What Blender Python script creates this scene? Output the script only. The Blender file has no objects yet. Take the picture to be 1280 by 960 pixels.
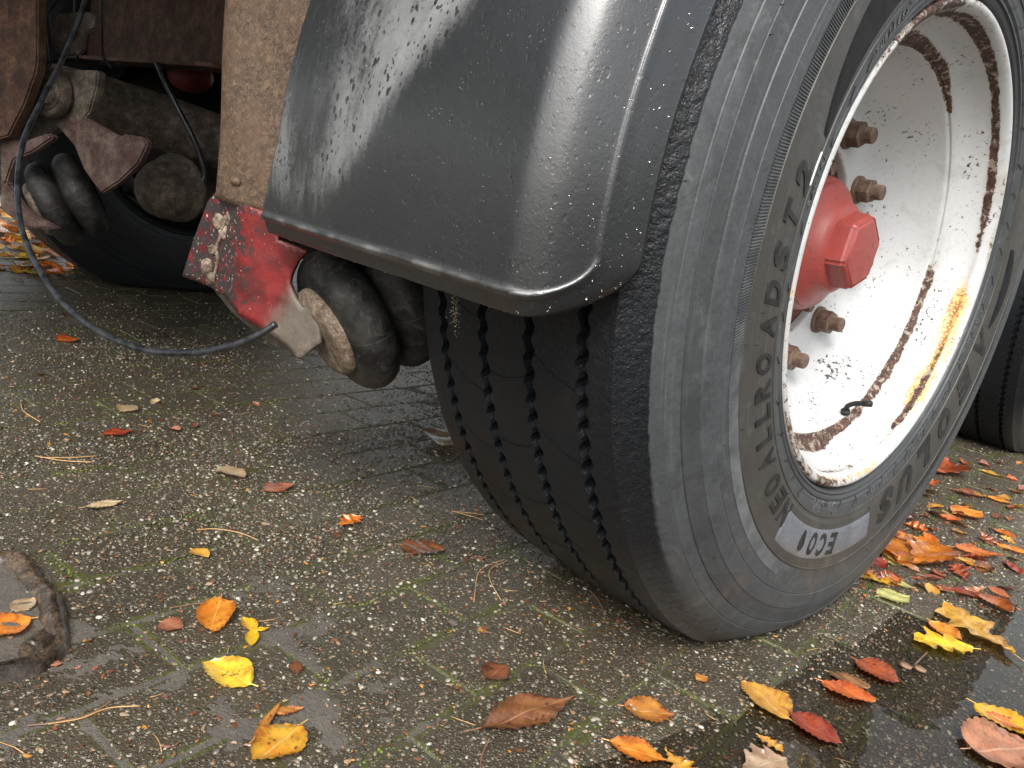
import bpy, bmesh, math, random
import numpy as np
from mathutils import Vector, Matrix, Euler, noise as mnoise
R = math.radians; PI = math.pi
scene = bpy.context.scene
col = scene.collection
rng = random.Random(7)

# ------------------------------------------------------------------ camera
CP = Vector((0.38607, -1.07957, 0.48935)); YAW, PITCH, ROLL, FPX = 0.75695, 0.22415, 0.18938, 1020.35
fw = Vector((-math.sin(YAW)*math.cos(PITCH), math.cos(YAW)*math.cos(PITCH), -math.sin(PITCH)))
r0 = Vector((math.cos(YAW), math.sin(YAW), 0)); u0 = r0.cross(fw)
CR = math.cos(ROLL)*r0 + math.sin(ROLL)*u0
CU = -math.sin(ROLL)*r0 + math.cos(ROLL)*u0
cam_d = bpy.data.cameras.new('camera'); cam = bpy.data.objects.new('camera', cam_d); col.objects.link(cam)
cam.matrix_world = Matrix(((CR.x, CU.x, -fw.x, CP.x), (CR.y, CU.y, -fw.y, CP.y), (CR.z, CU.z, -fw.z, CP.z), (0, 0, 0, 1)))
cam_d.sensor_width = 36; cam_d.lens = 36*FPX/1280; cam_d.clip_start = 0.02; cam_d.clip_end = 500
scene.camera = cam

# ------------------------------------------------------------------ sky, sun, exposure (overcast autumn day)
SUN_EL, SUN_AZ = R(44), R(148)     # azimuth of the sun measured from +y towards +x
world = bpy.data.worlds.new('World'); scene.world = world; world.use_nodes = True
wn = world.node_tree.nodes; wl = world.node_tree.links
for n in list(wn): wn.remove(n)
sky = wn.new('ShaderNodeTexSky'); sky.sky_type = 'NISHITA'; sky.sun_disc = False
sky.sun_elevation = SUN_EL; sky.sun_rotation = SUN_AZ; sky.air_density = 1.2; sky.dust_density = 4.0
hsv = wn.new('ShaderNodeHueSaturation'); hsv.inputs['Saturation'].default_value = 0.28
bgn = wn.new('ShaderNodeBackground'); bgn.inputs['Strength'].default_value = 0.15
wo = wn.new('ShaderNodeOutputWorld')
wl.new(sky.outputs[0], hsv.inputs['Color']); wl.new(hsv.outputs[0], bgn.inputs['Color']); wl.new(bgn.outputs[0], wo.inputs['Surface'])
sd = bpy.data.lights.new('sun', 'SUN'); so = bpy.data.objects.new('sun', sd); col.objects.link(so)
sd.energy = 1.5; sd.angle = R(26); sd.color = (1.0, 0.97, 0.93)
sdir = Vector((math.sin(SUN_AZ)*math.cos(SUN_EL), math.cos(SUN_AZ)*math.cos(SUN_EL), math.sin(SUN_EL)))
so.rotation_euler = sdir.to_track_quat('Z', 'Y').to_euler()
scene.view_settings.view_transform = 'Standard'; scene.view_settings.look = 'None'
scene.view_settings.exposure = 0.95; scene.view_settings.gamma = 1.0
scene.cycles.max_bounces = 8

# ------------------------------------------------------------------ helpers
def ray(q): return FPX*fw + (q[0]-640)*CR - (q[1]-480)*CU
def onz(q, z=0.0):
    d = ray(q); return CP + d*((z-CP.z)/d.z)
def onx(q, x):
    d = ray(q); return CP + d*((x-CP.x)/d.x)
def ony(q, y):
    d = ray(q); return CP + d*((y-CP.y)/d.y)
def at(q, D): return CP + ray(q).normalized()*D
def onplane(q, P0, n):
    d = ray(q); return CP + d*((P0-CP).dot(n)/d.dot(n))

def mesh_obj(name, verts, faces, mat=None, parent=None, smooth=True, loc=(0, 0, 0), rot=(0, 0, 0)):
    me = bpy.data.meshes.new(name)
    if isinstance(verts, np.ndarray): verts = verts.tolist()
    me.from_pydata([tuple(v) for v in verts], [], [tuple(f) for f in faces])
    if mat: me.materials.append(mat)
    if smooth: me.shade_smooth()
    me.update()
    o = bpy.data.objects.new(name, me); col.objects.link(o)
    o.location = loc; o.rotation_euler = rot
    if parent: o.parent = parent
    return o
def bm_obj(name, bm, mat=None, parent=None, smooth=True, loc=(0, 0, 0), rot=(0, 0, 0), sharp=None):
    me = bpy.data.meshes.new(name); bm.to_mesh(me); bm.free()
    if mat: me.materials.append(mat)
    if smooth: me.shade_smooth()
    if sharp:
        try: me.set_sharp_from_angle(angle=R(sharp))
        except Exception: pass
    o = bpy.data.objects.new(name, me); col.objects.link(o); o.location = loc; o.rotation_euler = rot
    if parent: o.parent = parent
    return o
def tag(o, label=None, cat=None, group=None, kind=None):
    if label: o['label'] = label
    if cat: o['category'] = cat
    if group: o['group'] = group
    if kind: o['kind'] = kind
    return o
def recalc(o):
    bm = bmesh.new(); bm.from_mesh(o.data); bmesh.ops.recalc_face_normals(bm, faces=bm.faces); bm.to_mesh(o.data); bm.free()
    return o
def set_attr(o, name, vals):
    a = o.data.attributes.new(name, 'FLOAT', 'POINT'); a.data.foreach_set('value', np.asarray(vals, dtype=np.float32))
def tube(bm, pts, rad, seg=10, cap=True):
    pts = [Vector(p) for p in pts]; n = len(pts)
    rads = rad if isinstance(rad, (list, tuple)) else [rad]*n
    rings = []; up = None
    for i, p in enumerate(pts):
        t = (pts[min(i+1, n-1)]-pts[max(i-1, 0)]).normalized()
        if up is None:
            up = t.orthogonal().normalized()
        up = (up - t*up.dot(t)).normalized(); b = t.cross(up)
        rings.append([bm.verts.new(p + (up*math.cos(2*PI*k/seg)+b*math.sin(2*PI*k/seg))*rads[i]) for k in range(seg)])
    for a, b in zip(rings, rings[1:]):
        for k in range(seg): bm.faces.new((a[k], a[(k+1) % seg], b[(k+1) % seg], b[k]))
    if cap:
        bm.faces.new(rings[0][::-1]); bm.faces.new(rings[-1])
def spline(pts, n=12):
    pts = [Vector(p) for p in pts]; out = []
    P = [pts[0]*2-pts[1]] + pts + [pts[-1]*2-pts[-2]]
    for i in range(1, len(P)-2):
        for k in range(n):
            t = k/n; a, b, c, d = P[i-1], P[i], P[i+1], P[i+2]
            out.append(0.5*((2*b)+(c-a)*t+(2*a-5*b+4*c-d)*t*t+(3*b-a-3*c+d)*t**3))
    out.append(pts[-1]); return out
def revolve(name, prof, seg, mat, parent, a0=0, a1=2*PI, closed=True, disp=None, attr=None):
    """profile of (x, r) turned round the X axis"""
    prof = np.array(prof, float); n = len(prof)
    ang = np.linspace(a0, a1, seg, endpoint=not closed)
    X = np.repeat(prof[None, :, 0], len(ang), 0); RR = np.repeat(prof[None, :, 1], len(ang), 0)
    A = np.repeat(ang[:, None], n, 1)
    if disp is not None: X, RR = disp(X, RR, A)
    V = np.stack([X, RR*np.cos(A), RR*np.sin(A)], -1).reshape(-1, 3)
    F = []
    m = len(ang)
    for i in range(m if closed else m-1):
        j = (i+1) % m
        for k in range(n-1): F.append((i*n+k, j*n+k, j*n+k+1, i*n+k+1))
    o = mesh_obj(name, V, F, mat, parent)
    if attr:
        for nm, fn in attr.items(): set_attr(o, nm, fn(X, RR, A).ravel())
    return o
def plate(name, outline, n, th, mat, parent, bevel=0.0015, bend=None, sub=0):
    """flat outline (list of Vectors in a plane of normal n) with thickness th behind it"""
    bm = bmesh.new(); vs = [bm.verts.new(p) for p in outline]; f = bm.faces.new(vs)
    if sub:
        bmesh.ops.triangulate(bm, faces=[f]); 
        for _ in range(sub): bmesh.ops.subdivide_edges(bm, edges=bm.edges[:], cuts=1, use_grid_fill=True)
    f_in = bm.faces[:]
    r = bmesh.ops.extrude_face_region(bm, geom=f_in)
    nv = [g for g in r['geom'] if isinstance(g, bmesh.types.BMVert)]
    for v in nv: v.co += n*th
    bmesh.ops.recalc_face_normals(bm, faces=bm.faces)
    if bevel and not sub:
        bmesh.ops.bevel(bm, geom=bm.edges[:], offset=bevel, segments=2, affect='EDGES', clamp_overlap=True)
    if bend:
        for v in bm.verts: v.co = bend(v.co)
    return bm_obj(name, bm, mat, parent, smooth=True, sharp=35)

class Mat:
    def __init__(s, name):
        s.m = bpy.data.materials.new(name); s.m.use_nodes = True; s.n = s.m.node_tree.nodes; s.l = s.m.node_tree.links
        s.b = s.n['Principled BSDF']; s.o = s.n['Material Output']
        s.geo = s.n.new('ShaderNodeNewGeometry'); s.tc = s.n.new('ShaderNodeTexCoord')
        s.P = s.tc.outputs['Object']; s.W = s.geo.outputs['Position']
    def set(s, sock, v):
        if isinstance(v, bpy.types.NodeSocket): s.l.new(v, sock)
        else:
            if isinstance(v, (tuple, list)) and len(v) == 3 and sock.type == 'RGBA': v = (*v, 1)
            sock.default_value = v
    def p(s, **k):
        for a, v in k.items(): s.set(s.b.inputs[a.replace('_', ' ')], v)
        return s
    def noise(s, sc, det=4, rg=0.55, co=None, dist=0.0, color=False):
        n = s.n.new('ShaderNodeTexNoise'); s.set(n.inputs['Scale'], sc); s.set(n.inputs['Detail'], det); s.set(n.inputs['Roughness'], rg); s.set(n.inputs['Distortion'], dist)
        s.l.new(co if co is not None else s.P, n.inputs['Vector']); return n.outputs['Color' if color else 'Fac']
    def vor(s, sc, feat='F1', out='Distance', co=None, rnd=1.0):
        n = s.n.new('ShaderNodeTexVoronoi'); n.feature = feat; s.set(n.inputs['Scale'], sc); s.set(n.inputs['Randomness'], rnd)
        s.l.new(co if co is not None else s.P, n.inputs['Vector']); return n.outputs[out]
    def math(s, op, a, b=0.0, c=None, clamp=False):
        n = s.n.new('ShaderNodeMath'); n.operation = op; n.use_clamp = clamp; s.set(n.inputs[0], a); s.set(n.inputs[1], b)
        if c is not None: s.set(n.inputs[2], c)
        return n.outputs[0]
    def ramp(s, f, stops, interp='LINEAR'):
        n = s.n.new('ShaderNodeValToRGB'); n.color_ramp.interpolation = interp; e = n.color_ramp.elements
        while len(e) < len(stops): e.new(0.5)
        for i, (p, c) in enumerate(stops):
            e[i].position = p; e[i].color = (c, c, c, 1) if not isinstance(c, (tuple, list)) else (*c, 1)
        s.set(n.inputs[0], f); return n.outputs[0]
    def step(s, f, a, b): 
        n = s.n.new('ShaderNodeMapRange'); n.interpolation_type = 'SMOOTHSTEP'; s.set(n.inputs[0], f); s.set(n.inputs[1], a); s.set(n.inputs[2], b); return n.outputs[0]
    def mix(s, f, a, b, mode='MIX'):
        n = s.n.new('ShaderNodeMix'); n.data_type = 'RGBA'; n.blend_type = mode; s.set(n.inputs[0], f); s.set(n.inputs[6], a); s.set(n.inputs[7], b); return n.outputs[2]
    def attr(s, name, kind='GEOMETRY', out='Fac'):
        n = s.n.new('ShaderNodeAttribute'); n.attribute_name = name; n.attribute_type = kind; return n.outputs[out]
    def sep(s, v):
        n = s.n.new('ShaderNodeSeparateXYZ'); s.l.new(v, n.inputs[0]); return n.outputs
    def mapping(s, v, sc=(1, 1, 1), rot=(0, 0, 0), loc=(0, 0, 0)):
        n = s.n.new('ShaderNodeMapping'); s.l.new(v, n.inputs[0]); n.inputs['Scale'].default_value = sc; n.inputs['Rotation'].default_value = rot; n.inputs['Location'].default_value = loc; return n.outputs[0]
    def bump(s, h, st=0.3, dist=0.001, nrm=None):
        n = s.n.new('ShaderNodeBump'); s.set(n.inputs['Height'], h); n.inputs['Strength'].default_value = st; n.inputs['Distance'].default_value = dist
        if nrm is not None: s.l.new(nrm, n.inputs['Normal'])
        return n.outputs[0]
    def rnd(s): return s.n.new('ShaderNodeObjectInfo').outputs['Random']

# ------------------------------------------------------------------ materials
def mat_tyre():
    m = Mat('tyre rubber'); x, y, z = m.sep(m.P)
    r = m.math('SQRT', m.math('ADD', m.math('MULTIPLY', y, y), m.math('MULTIPLY', z, z)))
    side = m.math('MULTIPLY', m.step(x, -0.040, -0.030), m.step(m.math('ADD', r, m.math('MULTIPLY', m.noise(50, 4, .6), .005)), m.math('ADD', 0.5160, m.math('MULTIPLY', m.step(z, -0.20, -0.46), .010)), m.math('SUBTRACT', 0.5145, m.math('MULTIPLY', m.step(z, -0.20, -0.46), .008))))           # outer sidewall
    n1 = m.noise(9, 6, 0.6); n2 = m.noise(60, 5, 0.7); n3 = m.noise(260, 3, 0.6)
    black = m.mix(n1, (0.005, 0.006, 0.0075), (0.012, 0.0135, 0.016)); black = m.mix(m.math('MULTIPLY', m.step(m.noise(30, 8, .8), .58, .70), .35), black, (0.06, 0.06, 0.058))
    scuff = m.mix(m.math('ADD', m.math('MULTIPLY', n2, .5), m.math('MULTIPLY', n3, .5)), (0.014, 0.0155, 0.017), (0.092, 0.099, 0.104))
    brown = m.mix(m.noise(18, 7, .7), (0.030, 0.028, 0.024), (0.066, 0.061, 0.052))  # brownish reflection on the lettered band, painted into the rubber colour
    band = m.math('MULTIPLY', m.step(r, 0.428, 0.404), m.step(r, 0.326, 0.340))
    dk = m.math('MULTIPLY', m.step(r, 0.4622, 0.4630), m.step(r, 0.4842, 0.4834)); dk2 = m.step(r, 0.499, 0.5005)
    scuff = m.mix(m.math('ADD', m.math('MULTIPLY', dk, 0.55), m.math('MULTIPLY', dk2, 0.30)), scuff, (0.034, 0.037, 0.038))
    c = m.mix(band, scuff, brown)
    c = m.mix(m.step(r, 0.335, 0.322), c, (0.045, 0.048, 0.050))
    dirt = m.math('MULTIPLY', m.step(m.noise(14, 5, 0.7), 0.50, 0.68), m.step(z, -0.2, -0.5))
    c = m.mix(m.math('MULTIPLY', dirt, 0.6), c, (0.11, 0.085, 0.062))
    sc = m.step(m.noise(9, 9, 0.8, dist=2.5), 0.54, 0.64)
    c = m.mix(m.math('MULTIPLY', sc, 0.22), c, (0.16, 0.165, 0.165)); c = m.mix(m.math('MULTIPLY', m.step(m.noise(13, 8, .75, dist=1), .52, .64), .45), c, (0.022, 0.023, 0.024))
    # rings scored into the rubber: fine concentric scuff lines
    ringv = m.n.new('ShaderNodeCombineXYZ'); m.l.new(m.math('MULTIPLY', r, 260), ringv.inputs[0]); m.l.new(m.math('MULTIPLY', y, 4), ringv.inputs[1]); m.l.new(m.math('MULTIPLY', z, 4), ringv.inputs[2])
    rl = m.noise(1.0, 3, 0.6, co=ringv.outputs[0])
    c = m.mix(m.math('MULTIPLY', m.step(rl, 0.55, 0.75), 0.16), c, (0.20, 0.205, 0.205))
    black = m.mix(m.math('MULTIPLY', m.step(z, -0.30, -0.47), m.step(x, -0.07, -0.03)), black, m.mix(n2, (0.030, 0.029, 0.028), (0.062, 0.058, 0.052)))
    c = m.mix(side, black, c)
    m.p(Base_Color=c, Roughness=m.math('ADD', m.math('MULTIPLY', n2, 0.25), m.math('SUBTRACT', 0.20, m.math('MULTIPLY', side, -0.16))), Specular_IOR_Level=m.math('ADD', 0.30, m.math('MULTIPLY', side, 0.12)))
    pit = m.math('ADD', m.step(m.noise(420, 2, 0.5), 0.56, 0.70), m.math('MULTIPLY', m.noise(120, 3, .6), m.math('MULTIPLY', m.step(x, -0.08, -0.03), 7.0)))
    h = m.math('ADD', m.math('MULTIPLY', pit, m.math('SUBTRACT', 1.0, m.math('MULTIPLY', side, 0.85))), m.math('MULTIPLY', n2, 0.5))
    h = m.math('ADD', h, m.math('MULTIPLY', rl, m.math('MULTIPLY', side, 0.25)))
    m.p(Normal=m.bump(h, 0.55, 0.0007)); return m.m
def mat_simple(name, c1, c2, sc=20, rough=(0.5, 0.7), metal=0.0, bump=0.3, bd=0.001, bs=80, spec=0.5):
    m = Mat(name); n1 = m.noise(sc, 6, 0.65); n2 = m.noise(bs, 5, 0.65)
    m.p(Base_Color=m.mix(m.step(n1, 0.35, 0.65), c1, c2), Roughness=m.math('ADD', rough[0], m.math('MULTIPLY', n2, rough[1]-rough[0])), Metallic=metal, Specular_IOR_Level=spec, Normal=m.bump(n2, bump, bd)); return m.m
def mat_rust(name, dark=(0.05, 0.028, 0.017), mid=(0.17, 0.095, 0.05), light=(0.30, 0.19, 0.11), sc=25, rough=0.72, bd=0.0016):
    m = Mat(name); n1 = m.noise(sc, 8, 0.72, dist=0.3); n2 = m.noise(sc*9, 5, 0.7); n3 = m.noise(sc*0.3, 4, 0.6)
    f = m.math('ADD', m.math('MULTIPLY', n1, 0.6), m.math('MULTIPLY', n2, 0.4))
    c = m.ramp(f, [(0.38, dark), (0.50, mid), (0.62, light)])
    c = m.mix(m.math('MULTIPLY', m.step(n3, 0.45, 0.7), 0.5), c, dark)
    m.p(Base_Color=c, Roughness=rough, Specular_IOR_Level=0.4, Normal=m.bump(f, 0.7, bd)); return m.m
def mat_rim():
    m = Mat('white wheel paint with rust'); w = m.attr('rust'); yel = m.attr('stain')
    n1 = m.noise(48, 10, 0.82, dist=0.8); n2 = m.noise(150, 6, 0.7); n3 = m.noise(16, 8, 0.75)
    base = m.mix(m.noise(7, 5, 0.6), (0.40, 0.415, 0.42), (0.56, 0.57, 0.57))
    base = m.mix(m.math('MULTIPLY', m.step(n2, 0.52, 0.70), 0.40), base, (0.34, 0.33, 0.30)); base = m.mix(m.math('MULTIPLY', m.step(m.noise(11, 8, .75, dist=1.2), .50, .68), .35), base, (0.26, 0.245, 0.22))
    # yellow orange bleed round the rust
    ymask = m.step(m.math('ADD', m.math('ADD', m.math('MULTIPLY', n1, 0.55), m.math('MULTIPLY', n3, 0.45)), yel), 0.78, 0.98)
    c = m.mix(m.math('MULTIPLY', ymask, 0.85), base, m.mix(n2, (0.72, 0.50, 0.12), (0.62, 0.24, 0.04)))
    f = m.math('ADD', m.math('ADD', m.math('MULTIPLY', n1, 0.62), m.math('MULTIPLY', n3, 0.38)), w)
    halo = m.step(f, 0.76, 0.94); mask = m.step(f, 0.86, 0.885)
    c = m.mix(m.math('MULTIPLY', halo, 0.40), c, (0.42, 0.26, 0.10))
    rustc = m.mix(m.step(n2, 0.4, 0.62), (0.028, 0.014, 0.011), (0.105, 0.052, 0.034)); spk = m.step(m.math('ADD', m.noise(230, 5, .75), m.math('MULTIPLY', yel, .42)), .72, .76); c = m.mix(m.math('MULTIPLY', spk, .9), c, m.mix(n1, (.10, .045, .02), (.34, .17, .06)))
    rustc = m.mix(m.step(m.noise(90, 4, .7), .54, .60), rustc, (0.30, 0.24, 0.19))
    c = m.mix(mask, c, rustc)
    # chips and specks
    sp = m.step(m.math('ADD', m.noise(170, 4, .65), m.math('MULTIPLY', m.noise(14, 4, .6), .6)), 0.965, 0.985)
    c = m.mix(sp, c, (0.05, 0.035, 0.028))
    rough = m.math('ADD', 0.30, m.math('MULTIPLY', mask, 0.4))
    m.p(Base_Color=c, Roughness=rough, Normal=m.bump(m.math('ADD', m.math('MULTIPLY', mask, m.math('SUBTRACT', n2, 1.0)), m.math('MULTIPLY', n2, 0.25)), 0.6, 0.0012)); return m.m
def mat_fender():
    m = Mat('black fender plastic'); x, y, z = m.sep(m.P)
    st = m.mapping(m.P, rot=(0, R(-28), 0), sc=(7, 7, 2.0))
    n1 = m.noise(1.0, 7, 0.62, co=st); n2 = m.noise(90, 5, 0.65); n4 = m.noise(5, 4, 0.5)
    # pale grey film on the flat face, broken by a darker stripe beside the shoulder and along the foot
    t = m.math('ADD', x, m.math('MULTIPLY', m.math('SUBTRACT', 0.656, z), 0.85))            # slanted stripe coordinate
    film = m.math('MULTIPLY', m.step(m.math('ADD', t, m.math('MULTIPLY', n4, .12)), -0.06, -0.12), m.step(t, -0.50, -0.20))
    film = m.math('MULTIPLY', film, m.step(m.math('ADD', n1, m.math('MULTIPLY', n4, 0.5)), 0.55, 0.92))
    film = m.math('MULTIPLY', film, m.step(z, 0.405, 0.49))
    dco = m.mapping(m.P, sc=(1.0, 1, 0.60), rot=(0, R(-20), 0)); drip = m.math('MAXIMUM', m.math('MULTIPLY', m.step(m.vor(95, co=dco), 0.26, 0.17), m.step(m.noise(40, 3), 0.46, 0.56)), m.math('MULTIPLY', m.step(m.vor(210, co=dco), 0.30, 0.20), m.step(m.noise(70, 3), 0.50, 0.58)))
    film = m.math('MULTIPLY', film, m.step(m.math('ADD', m.math('ADD', m.noise(1.0, 6, .75, co=m.mapping(m.P, rot=(0, R(-28), 0), sc=(60, 60, 14))), m.math('MULTIPLY', m.noise(300, 3, .7), .5)), m.math('MULTIPLY', film, .45)), .72, 1.12)); film2 = m.math('MULTIPLY', film, m.math('SUBTRACT', 1.0, drip))
    base = m.mix(n2, (0.007, 0.008, 0.009), (0.018, 0.020, 0.022))
    edge = m.math('MULTIPLY', m.step(x, -0.455, -0.478), m.step(n2, 0.4, 0.6))
    c = m.mix(m.math('MULTIPLY', film2, 0.85), base, m.mix(n2, (0.12, 0.124, 0.124), (0.27, 0.275, 0.272)))
    lip = m.math('MULTIPLY', m.step(m.attr('edge'), 0.35, 0.9), m.step(m.noise(22, 5), 0.35, 0.7))
    c = m.mix(m.math('MULTIPLY', lip, m.step(x, -0.02, -0.15)), c, (0.16, 0.16, 0.155))
    sp = m.step(m.vor(240), 0.11, 0.06)
    c = m.mix(m.math('MULTIPLY', m.math('MULTIPLY', sp, m.step(m.noise(60, 2), 0.52, 0.58)), 0.9), c, (0.45, 0.45, 0.43))
    c = m.mix(m.math('MULTIPLY', drip, m.step(x, -0.02, -0.08)), c, (0.012, 0.012, 0.013))
    flat = m.step(x, -0.02, -0.08)
    rough = m.math('ADD', m.math('MULTIPLY', flat, 0.24), m.math('ADD', 0.30, m.math('MULTIPLY', film2, 0.2)))
    n5 = m.noise(380, 3, 0.6)
    m.p(Base_Color=c, Roughness=rough, Specular_IOR_Level=0.5, Coat_Weight=m.math('SUBTRACT', 1.0, m.math('MULTIPLY', film2, .8)), Coat_Roughness=m.math('ADD', 0.20, m.math('MULTIPLY', flat, 0.10)), Normal=m.bump(m.math('ADD', m.math('MULTIPLY', n5, 0.8), m.math('ADD', m.math('MULTIPLY', n2, 1.0), m.math('MULTIPLY', drip, -.8))), 0.5, 0.0009)); return m.m
def mat_bracket():
    m = Mat('chipped red bracket paint'); n1 = m.noise(75, 8, 0.78, dist=0.6); n2 = m.noise(220, 5, 0.7); n3 = m.noise(20, 5, 0.6)
    w = m.attr('wear'); mud = m.attr('mud')
    red = m.mix(m.step(n3, .35, .65), (0.085, 0.009, 0.009), (0.20, 0.018, 0.018))
    f = m.math('ADD', n1, w)
    c = m.mix(m.step(f, 0.70, 0.73), red, (0.030, 0.024, 0.024))
    c = m.mix(m.step(m.math('ADD', n2, m.math('MULTIPLY', w, 0.35)), 0.70, 0.75), c, (0.62, 0.50, 0.38))
    c = m.mix(m.step(m.math('ADD', m.math('ADD', m.math('MULTIPLY', n3, .6), m.math('MULTIPLY', n1, .4)), mud), 0.55, 1.25), c, m.mix(m.math('ADD', m.math('MULTIPLY', n2, .5), m.math('MULTIPLY', n1, .5)), (0.008, 0.006, 0.005), (0.25, 0.21, 0.17)))
    m.p(Base_Color=c, Roughness=m.math('ADD', 0.30, m.math('MULTIPLY', n1, 0.3)), Normal=m.bump(m.math('ADD', f, n2), 0.5, 0.001)); return m.m
def stones(m, wet):
    """exposed aggregate: returns colour, height"""
    co = m.mapping(m.W, sc=(1, 1, 0.35))
    wob = m.n.new('ShaderNodeVectorMath'); wob.operation = 'MULTIPLY_ADD'
    m.l.new(m.noise(120, 2, 0.5, co=m.W, color=True), wob.inputs[0]); wob.inputs[1].default_value = (0.004, 0.004, 0.0); m.l.new(co, wob.inputs[2]); co = wob.outputs[0]
    cc = m.sep(m.vor(205, 'F1', 'Color', co)); d1 = m.vor(205, 'F1', 'Distance', co)
    cc2 = m.sep(m.vor(420, 'F1', 'Color', co)); d2 = m.vor(420, 'F1', 'Distance', co)
    tone = m.ramp(cc[0], [(0.0, (0.032, 0.028, 0.020)), (0.35, (0.072, 0.063, 0.047)), (0.60, (0.115, 0.102, 0.078)), (0.80, (0.20, 0.182, 0.145)), (0.93, (0.36, 0.345, 0.30)), (1.0, (0.58, 0.57, 0.52))])
    hue = m.mix(m.step(cc[1], 0.78, 0.84), tone, m.mix(1.0, tone, (1.35, 0.85, 0.55), 'MULTIPLY'))
    mort = m.mix(m.noise(300, 3, 0.7, co=m.W), (0.022, 0.019, 0.013), (0.090, 0.078, 0.058))
    small = m.mix(m.step(d2, 0.42, 0.30), mort, m.ramp(cc2[0], [(0.0, (0.035, 0.032, 0.027)), (0.7, (0.10, 0.09, 0.075)), (0.95, (0.34, 0.33, 0.30))]))
    isst = m.math('MULTIPLY', m.step(d1, 0.46, 0.36), m.step(cc[2], 0.12, 0.2))
    c = m.mix(isst, small, hue)
    hh = m.math('ADD', m.math('MULTIPLY', isst, m.math('SUBTRACT', 1.0, m.math('MULTIPLY', d1, 1.6))), m.math('MULTIPLY', m.step(d2, 0.5, 0.1), 0.35))
    return c, hh
def mat_paver():
    m = Mat('wet exposed aggregate concrete'); c, h = stones(m, 1)
    e = m.attr('edge')
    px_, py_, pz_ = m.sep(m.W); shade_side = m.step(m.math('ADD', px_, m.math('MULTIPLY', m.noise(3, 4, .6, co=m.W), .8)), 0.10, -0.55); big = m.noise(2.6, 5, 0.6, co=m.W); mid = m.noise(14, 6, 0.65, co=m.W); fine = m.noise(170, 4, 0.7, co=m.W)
    c = m.mix(m.math('MULTIPLY', m.step(mid, 0.44, 0.66), 0.50), c, m.mix(fine, (0.050, 0.043, 0.034), (0.120, 0.104, 0.084)))   # grime film
    tonev = m.math('ADD', 0.80, m.math('MULTIPLY', m.rnd(), 0.4))
    c = m.mix(1.0, c, (1.0, 0.95, 0.82), 'MULTIPLY'); c = m.mix(1.0, c, m.ramp(tonev, [(0, 0.0), (1, 1.0)]), 'MULTIPLY')
    moss = m.math('ADD', m.math('MULTIPLY', e, 0.34), m.math('MULTIPLY', m.noise(7, 5, 0.65, co=m.W), 0.85))
    moss = m.math('MULTIPLY', m.step(m.math('ADD', moss, m.math('MULTIPLY', fine, 0.30)), 0.75, 0.96), 0.78)
    c = m.mix(moss, c, m.mix(fine, (0.030, 0.036, 0.010), (0.095, 0.110, 0.020)))
    green = m.math('MULTIPLY', m.step(m.noise(5, 4, 0.6, co=m.W), 0.50, 0.70), 0.30)
    c = m.mix(green, c, (0.050, 0.052, 0.020)); org_shade = m.step(m.math('ADD', m.noise(6, 7, .7, co=m.W), m.math('MULTIPLY', shade_side, .13)), 0.54, 0.68); c = m.mix(m.math('MULTIPLY', org_shade, .72), c, m.mix(m.noise(95, 6, .75, co=m.W), (0.020, 0.018, 0.009), (0.085, 0.068, 0.042)))  # brown organic muck, spread further on the shaded side to paint it darker
    m.p(Base_Color=c, Roughness=m.math('ADD', 0.18, m.math('MULTIPLY', fine, 0.40)), Specular_IOR_Level=0.5)
    hh = m.math('ADD', m.math('MULTIPLY', h, m.math('SUBTRACT', 1.0, moss)), m.math('MULTIPLY', fine, 0.5))
    m.p(Normal=m.bump(hh, 0.9, 0.0022)); return m.m
def mat_soil():
    m = Mat('mossy joint soil'); f = m.noise(220, 5, 0.7, co=m.W); b = m.noise(7, 5, 0.65, co=m.W)
    soil = m.mix(f, (0.025, 0.022, 0.017), (0.110, 0.095, 0.075)); moss = m.mix(f, (0.030, 0.036, 0.010), (0.095, 0.110, 0.024))
    c = m.mix(m.math('MULTIPLY', m.step(b, 0.48, 0.62), 0.8), soil, moss)
    m.p(Base_Color=c, Roughness=0.75, Normal=m.bump(f, 1.0, 0.004)); return m.m
def mat_mud():
    m = Mat('grey mud film'); f = m.noise(240, 5, 0.75, co=m.W); b = m.noise(24, 6, 0.65, co=m.W)
    c = m.mix(m.math('ADD', m.math('MULTIPLY', f, 0.6), m.math('MULTIPLY', b, 0.4)), (0.012, 0.010, 0.008), (0.21, 0.185, 0.150))
    m.p(Base_Color=c, Roughness=m.math('ADD', 0.30, m.math('MULTIPLY', f, 0.35)), Normal=m.bump(m.math('ADD', f, b), 1.0, 0.003)); return m.m
def mat_pebble():
    m = Mat('washed pebbles'); r = m.attr('tone', 'INSTANCER'); f = m.noise(500, 3, 0.6)
    c = m.ramp(r, [(0.0, (0.035, 0.030, 0.022)), (0.40, (0.085, 0.075, 0.058)), (0.66, (0.15, 0.135, 0.108)), (0.73, (0.22, 0.14, 0.07)), (0.78, (0.24, 0.22, 0.18)), (0.94, (0.34, 0.325, 0.285)), (1.0, (0.60, 0.59, 0.55))])
    m.p(Base_Color=m.mix(1.0, m.mix(m.math('MULTIPLY', f, 0.5), c, (0.06, 0.05, 0.04)), (1.0, .96, .86), 'MULTIPLY'), Roughness=0.22, Specular_IOR_Level=0.5); return m.m
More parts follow.
